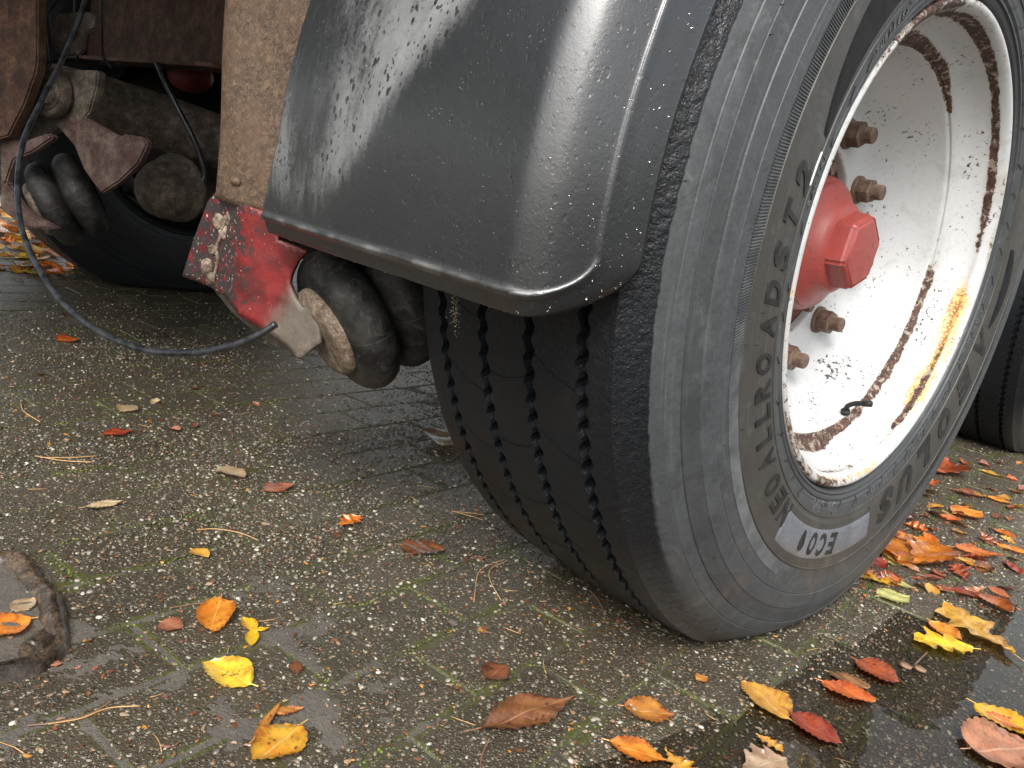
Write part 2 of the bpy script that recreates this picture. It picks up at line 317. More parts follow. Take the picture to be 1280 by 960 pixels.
def mat_leaf(name, a, b, vein, spot=0.0, spotc=(0.10, 0.03, 0.015), rough=0.28):
    m = Mat(name); n = m.n.new('ShaderNodeUVMap'); uv = m.sep(n.outputs[0])
    d = m.math('ABSOLUTE', uv[1])
    rn = m.rnd()
    off = m.n.new('ShaderNodeCombineXYZ'); m.l.new(m.math('MULTIPLY', rn, 37.0), off.inputs[0])
    va = m.n.new('ShaderNodeVectorMath'); m.l.new(m.P, va.inputs[0]); m.l.new(off.outputs[0], va.inputs[1])
    P = va.outputs[0]
    n1 = m.noise(45, 5, 0.6, co=P); n2 = m.noise(260, 4, 0.65, co=P)
    c = m.mix(m.step(n1, 0.36, 0.64), a, b)
    c = m.mix(m.math('MULTIPLY', m.step(d, 0.55, 1.0), 0.45), c, tuple(0.6*v for v in b))
    vein_side = m.math('ABSOLUTE', m.math('SINE', m.math('MULTIPLY', m.math('SUBTRACT', m.math('MULTIPLY', uv[0], 9.0), m.math('MULTIPLY', d, 1.6)), PI)))
    vm = m.math('MAXIMUM', m.step(d, 0.055, 0.02), m.math('MULTIPLY', m.step(vein_side, 0.16, 0.04), 0.6))
    c = m.mix(m.math('MULTIPLY', vm, 0.65), c, vein)
    if spot:
        s1 = m.math('MULTIPLY', m.step(m.vor(130, co=P), 0.34, 0.22), m.step(m.noise(70, 2, co=P), 0.62-spot*0.25, 0.70-spot*0.25))
        c = m.mix(m.math('MULTIPLY', s1, 0.9), c, spotc)
    c = m.mix(m.math('MULTIPLY', m.step(n2, 0.50, 0.72), 0.35), c, spotc); c = m.mix(m.math('MULTIPLY', m.step(m.math('ADD', m.noise(60, 6, .7, co=P), m.math('MULTIPLY', d, .18)), 0.60, 0.74), 0.65), c, spotc)
    hv = m.n.new('ShaderNodeHueSaturation'); m.l.new(c, hv.inputs['Color']); m.l.new(m.math('ADD', 0.485, m.math('MULTIPLY', rn, 0.03)), hv.inputs['Hue']); m.l.new(m.math('ADD', 0.8, m.math('MULTIPLY', rn, 0.35)), hv.inputs['Value'])
    m.p(Base_Color=hv.outputs[0], Roughness=m.math('ADD', rough-0.08, m.math('MULTIPLY', n2, 0.25)), Specular_IOR_Level=0.6, Coat_Weight=0.5, Coat_Roughness=0.12,
        Normal=m.bump(m.math('ADD', m.math('MULTIPLY', vm, -0.8), m.math('MULTIPLY', n2, 0.5)), 0.4, 0.0008))
    tr = m.n.new('ShaderNodeBsdfTranslucent'); m.l.new(hv.outputs[0], tr.inputs['Color'])
    mx = m.n.new('ShaderNodeMixShader'); mx.inputs[0].default_value = 0.22
    m.l.new(m.b.outputs[0], mx.inputs[1]); m.l.new(tr.outputs[0], mx.inputs[2]); m.l.new(mx.outputs[0], m.o.inputs['Surface'])
    return m.m
def mat_water():
    m = Mat('puddle water'); 
    tr = m.n.new('ShaderNodeBsdfTransparent'); tr.inputs[0].default_value = (0.93, 0.90, 0.84, 1)
    gl = m.n.new('ShaderNodeBsdfGlossy'); gl.inputs['Roughness'].default_value = 0.015
    fr = m.n.new('ShaderNodeFresnel'); fr.inputs['IOR'].default_value = 1.36
    h = m.noise(30, 2, 0.4, co=m.W); nb = m.bump(h, 0.10, 0.004)
    m.l.new(nb, gl.inputs['Normal']); m.l.new(nb, fr.inputs['Normal'])
    mx = m.n.new('ShaderNodeMixShader'); m.l.new(fr.outputs[0], mx.inputs[0]); m.l.new(tr.outputs[0], mx.inputs[1]); m.l.new(gl.outputs[0], mx.inputs[2])
    m.l.new(mx.outputs[0], m.o.inputs['Surface']); return m.m

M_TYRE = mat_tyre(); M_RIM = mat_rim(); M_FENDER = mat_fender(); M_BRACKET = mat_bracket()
M_LETTER = mat_simple('black moulded lettering', (0.013, 0.013, 0.013), (0.032, 0.031, 0.029), 60, (0.45, 0.6), bump=0.3, bd=0.0004, bs=700, spec=0.25)
M_BAND = mat_simple('ribbed sidewall band', (0.030, 0.033, 0.035), (0.070, 0.074, 0.076), 50, (0.35, 0.5))
M_PATCH = mat_simple('sidewall patch with painted sky sheen', (0.10, 0.11, 0.125), (0.15, 0.16, 0.18), 12, (0.22, 0.34), bump=0.15, bd=0.0005, bs=300)  # paler grey paints the sky reflected in the smooth patch
M_SWOOSH = mat_simple('dull black sidewall panel', (0.008, 0.008, 0.008), (0.018, 0.018, 0.018), 60, (0.55, 0.7), bump=0.3, bd=0.0004, bs=400, spec=0.15)
M_SHINE = mat_simple('painted white shine', (0.7, 0.7, 0.7), (0.8, 0.8, 0.8), 30, (0.2, 0.3))  # white colour paints the shine of the glossy raised bar
M_STUD = mat_rust('rusty brown studs', (0.050, 0.030, 0.022), (0.14, 0.085, 0.058), (0.26, 0.18, 0.13), 60, 0.5)
M_RUST = mat_rust('rusty steel plate', (0.060, 0.036, 0.022), (0.20, 0.125, 0.072), (0.34, 0.235, 0.145), 28, 0.62)
M_DRUST = mat_rust('dark rusty beam', (0.010, 0.005, 0.004), (0.055, 0.026, 0.015), (0.12, 0.065, 0.038), 30, 0.85, .0004)
M_GRIME = mat_rust('dried mud and rust', (0.022, 0.017, 0.013), (0.085, 0.067, 0.051), (0.20, 0.168, 0.132), 40, 0.85, .0004)
M_GRIMERED = mat_rust('muddy red paint', (0.030, 0.010, 0.009), (0.085, 0.052, 0.042), (0.17, 0.14, 0.112), 34, 0.8, .0004)
M_PLATE = mat_rust('muddy end plate', (0.030, 0.020, 0.014), (0.16, 0.115, 0.080), (0.36, 0.30, 0.235), 50, 0.65)
def mat_bellows():
    m = Mat('dusty bellows rubber'); x, y, z = m.sep(m.W); n1 = m.noise(22, 7, .7); n2 = m.noise(150, 5, .7); n3 = m.noise(60, 6, .75, dist=1)
    c = m.mix(m.step(n1, .38, .66), (0.006, 0.006, 0.006), (0.036, 0.035, 0.032))
    c = m.mix(m.math('MULTIPLY', m.step(n3, .52, .66), .5), c, (0.09, 0.083, 0.072))
    mud = m.step(m.math('ADD', z, m.math('MULTIPLY', n1, .10)), 0.315, .24)
    c = m.mix(m.math('MULTIPLY', mud, .75), c, m.mix(n2, (0.055, 0.046, 0.036), (0.15, 0.13, 0.105)))
    seam = m.step(m.math('ABSOLUTE', m.math('SINE', m.math('MULTIPLY', m.sep(m.P)[2], 23.0))), .012, .004)
    c = m.mix(m.math('MULTIPLY', seam, .5), c, (.12, .11, .10))
    m.p(Base_Color=c, Roughness=m.math('ADD', .45, m.math('MULTIPLY', n2, .3)), Specular_IOR_Level=.35, Normal=m.bump(m.math('ADD', n3, n2), .6, .0012)); return m.m
M_RUBBER = mat_bellows()
M_RUBBER2 = mat_simple('muddy bellows rubber', (0.060, 0.054, 0.046), (0.15, 0.135, 0.115), 18, (0.5, 0.75), bump=0.4, bd=0.001, bs=160)
M_HOSE = mat_simple('black hose', (0.006, 0.007, 0.008), (0.032, 0.035, 0.040), 60, (0.18, 0.42), bump=0.4, bd=0.0008, bs=220)
M_BLACK = mat_simple('black chassis paint', (0.004, 0.004, 0.004), (0.014, 0.012, 0.010), 8, (0.7, 0.9), spec=0.2)
M_RED = None
def mat_red():
    m = Mat('red hub cap paint'); n1 = m.noise(30, 6, 0.6); n2 = m.noise(160, 5, 0.65); n3 = m.noise(9, 4, 0.6)
    c = m.mix(n1, (0.24, 0.034, 0.028), (0.36, 0.075, 0.062))
    crack = m.step(m.vor(28, 'DISTANCE_TO_EDGE', 'Distance', m.mapping(m.P, sc=(1, 1, 1), loc=(0.1, 0.2, 0))), 0.018, 0.006)
    c = m.mix(m.math('MULTIPLY', m.math('MULTIPLY', crack, m.step(n1, 0.52, 0.6)), 0.8), c, (0.12, 0.03, 0.025))
    c = m.mix(m.math('MULTIPLY', m.step(n2, 0.55, 0.68), 0.6), c, (0.13, 0.050, 0.035))
    c = m.mix(m.math('MULTIPLY', m.step(n3, 0.60, 0.75), 0.35), c, (0.62, 0.30, 0.24))
    m.p(Base_Color=c, Roughness=m.math('ADD', 0.28, m.math('MULTIPLY', n2, 0.25)), Normal=m.bump(m.math('ADD', n1, n2), 0.35, 0.0009)); return m.m
M_RED = mat_red()
M_REDRUST = mat_rust('rusty red hub', (0.05, 0.022, 0.016), (0.20, 0.07, 0.045), (0.40, 0.12, 0.08), 40, .55)
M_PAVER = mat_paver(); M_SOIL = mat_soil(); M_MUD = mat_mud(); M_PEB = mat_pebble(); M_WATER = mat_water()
ML = {
 'yellow': mat_leaf('yellow leaf', (0.80, 0.52, 0.05), (0.72, 0.36, 0.03), (0.85, 0.66, 0.20), 0.55, (0.28, 0.09, 0.02)),
 'lemon': mat_leaf('lemon leaf', (0.85, 0.62, 0.03), (0.80, 0.48, 0.02), (0.90, 0.75, 0.20), 0.1, (0.45, 0.20, 0.02)),
 'green': mat_leaf('pale green leaf', (0.62, 0.62, 0.20), (0.50, 0.48, 0.16), (0.75, 0.74, 0.42), 0.1, (0.30, 0.24, 0.08)),
 'orange': mat_leaf('orange leaf', (0.74, 0.24, 0.030), (0.62, 0.15, 0.020), (0.80, 0.42, 0.12), 0.15, (0.26, 0.06, 0.02)),
 'gold': mat_leaf('golden leaf', (0.66, 0.34, 0.06), (0.52, 0.22, 0.04), (0.74, 0.48, 0.18), 0.2, (0.22, 0.08, 0.03)),
 'red': mat_leaf('red brown leaf', (0.42, 0.095, 0.025), (0.28, 0.055, 0.020), (0.52, 0.20, 0.08), 0.2, (0.10, 0.025, 0.012)),
 'brown': mat_leaf('brown leaf', (0.26, 0.105, 0.040), (0.15, 0.060, 0.026), (0.38, 0.20, 0.10), 0.4, (0.06, 0.028, 0.015)),
 'pale': mat_leaf('pale dry leaf', (0.52, 0.40, 0.25), (0.42, 0.28, 0.16), (0.60, 0.50, 0.34), 0.2, (0.22, 0.12, 0.06)),
 'pink': mat_leaf('pinkish brown leaf', (0.46, 0.19, 0.11), (0.34, 0.12, 0.065), (0.56, 0.32, 0.22), 0.1, (0.16, 0.06, 0.03)),
}
M_NEEDLE = mat_simple('dry pine needle', (0.34, 0.20, 0.08), (0.48, 0.30, 0.13), 50, (0.4, 0.6))
M_TWIG = mat_simple('wet twig', (0.10, 0.055, 0.035), (0.22, 0.13, 0.08), 50, (0.3, 0.5))

# ------------------------------------------------------------------ ground height: a shallow puddle sinks to the right
EDGE = [onz(q) for q in [(520, 1010), (640, 955), (800, 895), (935, 850), (1015, 800), (1090, 752), (1180, 752), (1238, 738), (1262, 690), (1290, 640), (1330, 600)]]
def sdist(x, y):
    """signed distance to the shoreline, positive in the puddle"""
    best = 1e9; sg = 1
    for a, b in zip(EDGE, EDGE[1:]):
        dx, dy = b.x-a.x, b.y-a.y; t = max(0, min(1, ((x-a.x)*dx+(y-a.y)*dy)/(dx*dx+dy*dy)))
        ex, ey = x-a.x-t*dx, y-a.y-t*dy; d = ex*ex+ey*ey
        if d < best: best = d; sg = 1 if dx*ey-dy*ex < 0 else -1
    return sg*math.sqrt(best)
WZ = -0.0040
def hgt(x, y):
    d = sdist(x, y)
    h = -0.010*max(0, min(1, (d+0.03)/0.16)) if x > -0.6 else 0.0
    return h + 0.0016*mnoise.noise(Vector((x*2.1, y*2.1, 0)))
ground = mesh_obj('ground', [], [], M_SOIL)
def build_ground():
    xs = [-60, -20, -8] + list(np.arange(-5, 1.61, 0.06)) + [4, 12, 60]
    ys = [-60, -20, -6] + list(np.arange(-2, 4.01, 0.06)) + [6, 12, 60]
    V = [(x, y, -0.0017 + (hgt(x, y) if -5 < x < 1.6 and -2 < y < 4 else 0.0) + rng.uniform(-0.0012, 0.0012)) for y in ys for x in xs]
    nx = len(xs); F = [(j*nx+i, j*nx+i+1, (j+1)*nx+i+1, (j+1)*nx+i) for j in range(len(ys)-1) for i in range(nx-1)]
    ground.data.from_pydata(V, [], F); ground.data.materials.clear(); ground.data.materials.append(M_SOIL); ground.data.shade_smooth()
    tag(ground, kind='structure')
build_ground()

# pavers: 0.1 x 0.2 m running bond
PA = R(98-90)                 # the rows run 98 degrees from +x
e1 = Vector((math.cos(PA), math.sin(PA))); e2 = Vector((-math.sin(PA), math.cos(PA)))     # e1 across rows, e2 along rows
O0 = Vector((onz((431, 763)).x, onz((431, 763)).y))
def paver_rings(L, Wd, jit):
    rings = []; r2 = random.Random(jit)
    for ins, z, e in ((0.0, -0.045, 1.0), (0.0, -0.0035, 1.0), (0.0028, -0.0004, 1.0), (0.016, 0.0, 0.0)):
        rr = []
        for cx, cy in ((-1, -1), (0, -1), (1, -1), (1, 1), (0, 1), (-1, 1)):
            rr.append((cx*(Wd/2-ins)+r2.uniform(-.0010, .0010), cy*(L/2-ins)+r2.uniform(-.0010, .0010), z+r2.uniform(-.0003, .0003), e))
        rings.append(rr)
    return rings
def paver_geo(L, Wd, jit):
    V = []; F = []; A = []
    rings = paver_rings(L, Wd, jit); n = 6
    for rr in rings:
        for v in rr: V.append(v[:3]); A.append(v[3])
    for k in range(3):
        for i in range(n): F.append((k*n+i, k*n+(i+1) % n, (k+1)*n+(i+1) % n, (k+1)*n+i))
    F.append((18, 19, 22, 23)); F.append((19, 20, 21, 22))
    return V, F, A
pav_mesh = []
for j in range(8):
    V, F, A = paver_geo(0.1975, 0.0980, j)
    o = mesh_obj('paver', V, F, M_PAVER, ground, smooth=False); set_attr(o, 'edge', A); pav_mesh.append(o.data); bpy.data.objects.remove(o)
cells = []
for i in range(-52, 26):
    for j in range(-14, 32):
        off = 0.1 if i % 2 else 0.0
        c = O0 + e1*(0.1*(i-0.5)) + e2*(0.2*(j+0.5)+off)
        if not (-4.9 < c.x < 1.5 and -1.9 < c.y < 3.9): continue
        P = Vector((c.x, c.y, 0)) - CP; dz = P.dot(fw)
        px = (640+FPX*P.dot(CR)/dz, 480-FPX*P.dot(CU)/dz) if dz > 0.05 else (-9999, -9999)
        vis = dz > 0.3 and -60 < px[0] < 1340 and -60 < px[1] < 1040
        cells.append((0 if vis else 1, P.length, c))
cells.sort(key=lambda t: (t[0], t[1]))
big = {'V': [], 'F': [], 'A': []}
for k, (vz, dd, c) in enumerate(cells):
    z = hgt(c.x, c.y); gx = (hgt(c.x+.05, c.y)-hgt(c.x-.05, c.y))/.1; gy = (hgt(c.x, c.y+.05)-hgt(c.x, c.y-.05))/.1
    nrm = Vector((-gx+rng.uniform(-.006, .006), -gy+rng.uniform(-.006, .006), 1)).normalized()
    z += rng.uniform(-.0008, .0006)
    Mx = Matrix.Translation((c.x, c.y, z)) @ nrm.to_track_quat('Z', 'Y').to_matrix().to_4x4()
    q = nrm.to_track_quat('Z', 'Y').to_matrix().to_4x4(); ax = q.inverted() @ Vector((e2.x, e2.y, 0)); Mx = Mx @ Matrix.Rotation(math.atan2(ax.y, ax.x)-PI/2, 4, 'Z')
    if k < 299:
        o = bpy.data.objects.new('paver', pav_mesh[k % 8]); col.objects.link(o); o.parent = ground; o.matrix_local = Mx
    else:
        V, F, A = paver_geo(0.1975, 0.0980, k % 8); b = len(big['V'])
        big['V'] += [tuple(Mx @ Vector(v)) for v in V]; big['F'] += [tuple(b+i for i in f) for f in F]; big['A'] += A
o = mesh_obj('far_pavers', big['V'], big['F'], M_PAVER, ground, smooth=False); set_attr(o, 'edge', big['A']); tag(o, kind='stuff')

# puddle water
def build_water():
    st = 0.02; V = {}; vs = []; F = []
    def vid(i, j):
        if (i, j) not in V: V[(i, j)] = len(vs); vs.append((i*st, j*st, WZ))
        return V[(i, j)]
    for i in range(-30, 76):
        for j in range(-80, 150):
            x, y = (i+.5)*st, (j+.5)*st
            if sdist(x, y) > 0.015: F.append((vid(i, j), vid(i+1, j), vid(i+1, j+1), vid(i, j+1)))
    o = mesh_obj('puddle_water', vs, F, M_WATER); tag(o, kind='structure')
build_water()
# mud film patches
def build_mud():
    blobs = [(130, 825, .13), (60, 800, .10), (215, 868, .12), (330, 800, .06), (150, 900, .14), (20, 900, .12), (270, 900, .10), (390, 880, .07)]
    pts = [(onz(q[:2]), q[2]*0.42) for q in blobs]
    st = 0.005; x0 = min(p.x-s for p, s in pts)-.06; x1 = max(p.x+s for p, s in pts)+.06; y0 = min(p.y-s for p, s in pts)-.06; y1 = max(p.y+s for p, s in pts)+.06
    nx = int((x1-x0)/st); ny = int((y1-y0)/st); V = []; F = []
    for j in range(ny+1):
        for i in range(nx+1):
            x, y = x0+i*st, y0+j*st; f = -0.35
            for p, s in pts: f = max(f, 1-((x-p.x)**2+(y-p.y)**2)/(s*s))
            f += 1.0*mnoise.fractal(Vector((x*30, y*30, 1.0)), 0.7, 2.2, 5) + .5*mnoise.noise(Vector((x*260, y*260, 0)))
            V.append((x, y, hgt(x, y) + 0.0013*min(1, max(-1.6, f)) - 0.0007 + .0004*mnoise.noise(Vector((x*420, y*420, 2)))))
    for j in range(ny):
        for i in range(nx):
            q = (j*(nx+1)+i, j*(nx+1)+i+1, (j+1)*(nx+1)+i+1, (j+1)*(nx+1)+i)
            if max(V[k][2]-hgt(V[k][0], V[k][1]) for k in q) > -0.0012: F.append(q)
    o = mesh_obj('mud', V, F, M_MUD); tag(o, kind='stuff'); 
    bm = bmesh.new(); bm.from_mesh(o.data); bmesh.ops.delete(bm, geom=[v for v in bm.verts if not v.link_faces], context='VERTS'); bm.to_mesh(o.data); bm.free(); o.data.shade_smooth()
    return pts
mudpts = build_mud()

# exposed pebbles, scattered with geometry nodes
def build_pebbles():
    st = 0.03; V = []; F = []; dens = []
    x0, x1, y0, y1 = -4.2, 0.75, -1.05, 2.4; nx = int((x1-x0)/st); ny = int((y1-y0)/st)
    for j in range(ny+1):
        for i in range(nx+1):
            x, y = x0+i*st, y0+j*st
            V.append((x, y, hgt(x, y)+0.0002))
            d = 0.30+0.9*max(0, mnoise.noise(Vector((x*3.1, y*3.1, 5)))+0.25)
            dist = math.hypot(x-CP.x, y-CP.y); d *= 1.0 if dist < 1.3 else max(0.10, 1.9-0.7*dist)
            for p, s in mudpts:
                if (x-p.x)**2+(y-p.y)**2 < (s*1.2)**2: d *= 0.35
            dens.append(min(1.3, d))
    for j in range(ny):
        for i in range(nx): F.append((j*(nx+1)+i, j*(nx+1)+i+1, (j+1)*(nx+1)+i+1, (j+1)*(nx+1)+i))
    o = mesh_obj('pebbles', V, F, M_PEB); set_attr(o, 'dens', dens); tag(o, kind='stuff')
    ng = bpy.data.node_groups.new('pebble scatter', 'GeometryNodeTree')
    ng.interface.new_socket('Geometry', in_out='INPUT', socket_type='NodeSocketGeometry'); ng.interface.new_socket('Geometry', in_out='OUTPUT', socket_type='NodeSocketGeometry')
    N = ng.nodes; Lk = ng.links; gi = N.new('NodeGroupInput'); go = N.new('NodeGroupOutput')
    dp = N.new('GeometryNodeDistributePointsOnFaces'); dp.distribute_method = 'RANDOM'
    na = N.new('GeometryNodeInputNamedAttribute'); na.data_type = 'FLOAT'; na.inputs['Name'].default_value = 'dens'
    mu = N.new('ShaderNodeMath'); mu.operation = 'MULTIPLY'; mu.inputs[1].default_value = 32000
    Lk.new(na.outputs['Attribute'], mu.inputs[0]); Lk.new(gi.outputs[0], dp.inputs['Mesh']); Lk.new(mu.outputs[0], dp.inputs['Density'])
    ico = N.new('GeometryNodeMeshIcoSphere'); ico.inputs['Radius'].default_value = 0.0021; ico.inputs['Subdivisions'].default_value = 2
    sm = N.new('GeometryNodeSetMaterial'); sm.inputs['Material'].default_value = M_PEB
    ss = N.new('GeometryNodeSetShadeSmooth')
    tf = N.new('GeometryNodeTransform'); tf.inputs['Scale'].default_value = (1.25, 0.9, 0.62)
    iop = N.new('GeometryNodeInstanceOnPoints')
    rr = N.new('FunctionNodeRandomValue'); rr.data_type = 'FLOAT_VECTOR'; rr.inputs[0].default_value = (-0.4, -0.4, 0); rr.inputs[1].default_value = (0.4, 0.4, 6.28)
    rs = N.new('FunctionNodeRandomValue'); rs.data_type = 'FLOAT'; rs.inputs['Seed'].default_value = 3; rs.inputs[2].default_value = 0.0; rs.inputs[3].default_value = 1.0
    pw = N.new('ShaderNodeMath'); pw.operation = 'POWER'; pw.inputs[1].default_value = 2.6; Lk.new(rs.outputs[1], pw.inputs[0])
    mr = N.new('ShaderNodeMath'); mr.operation = 'MULTIPLY_ADD'; mr.inputs[1].default_value = 1.05; mr.inputs[2].default_value = 0.42; Lk.new(pw.outputs[0], mr.inputs[0])
    Lk.new(ico.outputs['Mesh'], tf.inputs[0]); Lk.new(tf.outputs[0], ss.inputs[0]); Lk.new(ss.outputs[0], sm.inputs[0])
    Lk.new(dp.outputs['Points'], iop.inputs['Points']); Lk.new(sm.outputs[0], iop.inputs['Instance']); Lk.new(rr.outputs[0], iop.inputs['Rotation']); Lk.new(mr.outputs[0], iop.inputs['Scale'])
    rt = N.new('FunctionNodeRandomValue'); rt.data_type = 'FLOAT'; rt.inputs['Seed'].default_value = 11
    sa = N.new('GeometryNodeStoreNamedAttribute'); sa.data_type = 'FLOAT'; sa.domain = 'INSTANCE'; sa.inputs['Name'].default_value = 'tone'
    Lk.new(iop.outputs[0], sa.inputs['Geometry']); Lk.new(rt.outputs[1], sa.inputs['Value'])
    Lk.new(sa.outputs[0], go.inputs[0])
    md = o.modifiers.new('scatter', 'NODES'); md.node_group = ng
build_pebbles()

# ------------------------------------------------------------------ the trailer
trailer = bpy.data.objects.new('semi_trailer', None); col.objects.link(trailer)
tag(trailer, 'muddy semi-trailer with black mudguard, rusty white wheel and chipped red bracket', 'trailer')
RH = 0.5003; TC = -0.158
def sector_att(A, a0, a1, soft=0.15):
    d = (A-R(a0)) % (2*PI); L = R(a1-a0) % (2*PI)
    return np.clip(np.minimum(d/soft, (L-d)/soft), 0, 1)*(d < L)
def gauss(v, c, s): return np.exp(-((v-c)/s)**2)
rim_prof = [(-.012, .300), (-.006, .3012), (-.001, .3015), (.0022, .3000), (.0034, .2975), (.0030, .2945), (.0012, .2915), (-.0015, .2888), (-.005, .2868), (-.0075, .2852), (-.0105, .2846), (-.013, .2850), (-.017, .2850), (-.024, .2822), (-.032, .2785), (-.040, .2735), (-.047, .2670), (-.053, .2600), (-.057, .2550),
            (-.0590, .2535), (-.0600, .2545), (-.0612, .2535), (-.0618, .2505), (-.0655, .2492), (-.072, .2480), (-.082, .2455), (-.094, .2415), (-.107, .2355), (-.120, .2275), (-.133, .2175), (-.143, .2080), (-.150, .1990), (-.1535, .1900), (-.1545, .1800), (-.1545, .1675), (-.1545, .1500), (-.1545, .1412), (-.1570, .1400), (-.168, .1400)]
def dense(p, step=0.004):
    out = [p[0]]
    for a, b in zip(p, p[1:]):
        L = math.hypot(b[0]-a[0], b[1]-a[1]); n = max(1, int(L/step))
        for k in range(1, n+1): out.append((a[0]+(b[0]-a[0])*k/n, a[1]+(b[1]-a[1])*k/n))
    return out
def rust_w(X, RR, A):
    lip = 0.50*gauss(X, -.013, .009)*(0.55+0.65*sector_att(A, 5, 110, .5)+0.35*sector_att(A, -80, -5, .5))
    seam = 0.44*gauss(X, -.0580, .0080)*(0.25+0.95*sector_att(A, -140, 8, .2)+0.9*sector_att(A, 45, 120, .2))
    seam += 0.34*gauss(X, -.052, .008)*sector_att(A, -125, -80, .15)
    edge = 0.26*gauss(X, .002, .004)+0.10*gauss(X, .002, .004)*sector_att(A, 178, 280, .5)
    top = 0.33*sector_att(A, 62, 160, .4)*gauss(X, -.030, .032)
    noise_low = 0.05*np.sin(A*3+1)+0.04*np.sin(A*7)+.12*gauss(X,-.035,.03)*sector_att(A, -130, -30, .3)
    return lip+seam+edge+top+noise_low-.02
def stain_w(X, RR, A):
    s = 0.62*gauss(X, -.016, .016)*sector_att(A, -55, 5, .25) + 0.45*gauss(X, .001, .005)*(0.25+.5*sector_att(A, 170, 300, .3))
    return s + 0.16*gauss(X, -.05, .015)*sector_att(A, -70, 40, .3) + 0.22*gauss(X, -.012, .012)*sector_att(A, -120, -40, .3)
wheel = revolve('wheel', dense(rim_prof), 360, M_RIM, trailer, attr={'rust': rust_w, 'stain': stain_w})
wheel.location = (0, 0, RH); wheel['label'] = 'white steel wheel with rust along its lip and weld'
# tyre
side_prof = [(-.030, .2935), (-.014, .2965), (-.006, .3015), (-.001, .3045), (.0035, .3055), (.0050, .3085), (.0037, .3105), (.0045, .3125), (.0070, .3140), (.0072, .3165), (.0060, .3180)]
_ctl = [(.0085, .3230), (.0100, .3290), (.0110, .3350), (.0138, .3470), (.0152, .3600), (.0162, .3750), (.0166, .3900), (.0166, .4050), (.0164, .4200), (.0160, .4300), (.0150, .4420), (.0134, .4550), (.0110, .4680), (.0076, .4800), (.0036, .4920), (-.0010, .5020), (-.0058, .5100), (-.0105, .5160), (-.0165, .5230), (-.0240, .5310)]
def _base(r):
    return float(np.interp(r, [c[1] for c in _ctl], [c[0] for c in _ctl]))
_rs = list(np.arange(.3215, .5300, .0021)) + [.5310]
for g in (.4412, .4625, .4838, .4990): _rs = [r for r in _rs if abs(r-g) > .0013] + [g-.0012, g-.0006, g+.0006, g+.0012]
for g in (.3372, .4060): _rs = [r for r in _rs if abs(r-g) > .0013] + [g-.0010, g-.0004, g+.0004, g+.0010]
for r in sorted(_rs):
    x = _base(r)
    for g, dpt in ((.4412, .0007), (.4625, .0010), (.4838, .0012), (.4990, .0006)):
        if abs(r-g) < .0008: x -= dpt
    for g in (.3372, .4060):
        if abs(r-g) < .0006: x += .0011
    if .4625 < r < .4838: x -= .0005
    side_prof.append((x, r))
def tread_cols():
    """(x, r, groove id, side) columns from outer to inner shoulder; grooves zigzag"""
    out = []
    crown = lambda x: 0.5430 - 0.0052*((x-TC)/0.146)**2 - 0.0022*abs((x-TC)/0.146)**8
    gx = [-.062, -.128, -.193, -.259]; hw = .0060
    edges = [-.0290] + sum([[g+hw, g-hw] for g in gx], []) + [-.2960]
    x = edges[0]
    for k in range(5):
        a, b = edges[2*k], edges[2*k+1]
        nn = 7 if k in (0, 4) else 6
        for i in range(nn+1):
            t = i/nn; xx = a+(b-a)*t
            out.append((xx, crown(xx), k-1 if i == 0 and k > 0 else (k if i == nn and k < 4 else -1), 0 if (0 < i < nn) else (1 if i == 0 else -1), 0))
        if k < 4:
            g = gx[k]
            out.append((g+.0046, crown(g)-.0120, k, -1, 1)); out.append((g, crown(g)-.0128, k, 0, 1)); out.append((g-.0046, crown(g)-.0120, k, 1, 1))
    return out
def build_tyre():
    tc = tread_cols()
    prof = [(x, r) for x, r in side_prof] + [(c[0], c[1]) for c in tc]
    inner = [(2*TC-.010-x, r) for x, r in side_prof[::-1]]
    prof += inner
    n0 = len(side_prof); seg = 1200
    gid = np.full(len(prof), -1); sd_ = np.zeros(len(prof)); dp = np.zeros(len(prof))
    for i, c in enumerate(tc): gid[n0+i] = c[2]; sd_[n0+i] = c[3]; dp[n0+i] = c[4]
    def disp(X, RR, A):
        per = 2*PI/150
        for k in range(len(prof)):
            if gid[k] >= 0 and abs(sd_[k]) > 0:
                ph = (A[:, k]/per + 0.37*gid[k]) % 1.0
                tri = np.abs(ph-0.5)*4-1
                tri = np.clip(tri*1.9, -1, 1)
                X[:, k] += 0.0020*tri - (0.0 if dp[k] else 0.0)*sd_[k]
        # loaded: flattened at the ground and bulging a little beside it
        Z = RR*np.sin(A); low = Z < -(RH-.0015)
        bul = np.clip((-Z-0.36)/0.17, 0, 1)*gauss(A % (2*PI), 1.5*PI, 0.42)
        X = X + 0.006*bul*np.sign(X-TC)*np.clip((RR-.33)/.08, 0, 1)*np.clip((.54-RR)/.05, 0, 1)
        H = RH-.0012; w = .0065; S = np.sin(A); m = (S < -.4) & (RR > .42)
        Zn = -H + w*np.log1p(np.exp(np.clip((Z+H)/w, -30, 30)))
        RR = np.where(m, np.where((Z+H)/w > 8, RR, Zn/np.where(np.abs(S) < .1, -1, S)), RR)
        return X, RR
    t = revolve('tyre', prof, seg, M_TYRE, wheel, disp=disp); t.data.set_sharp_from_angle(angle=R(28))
    return t
tyre = build_tyre()
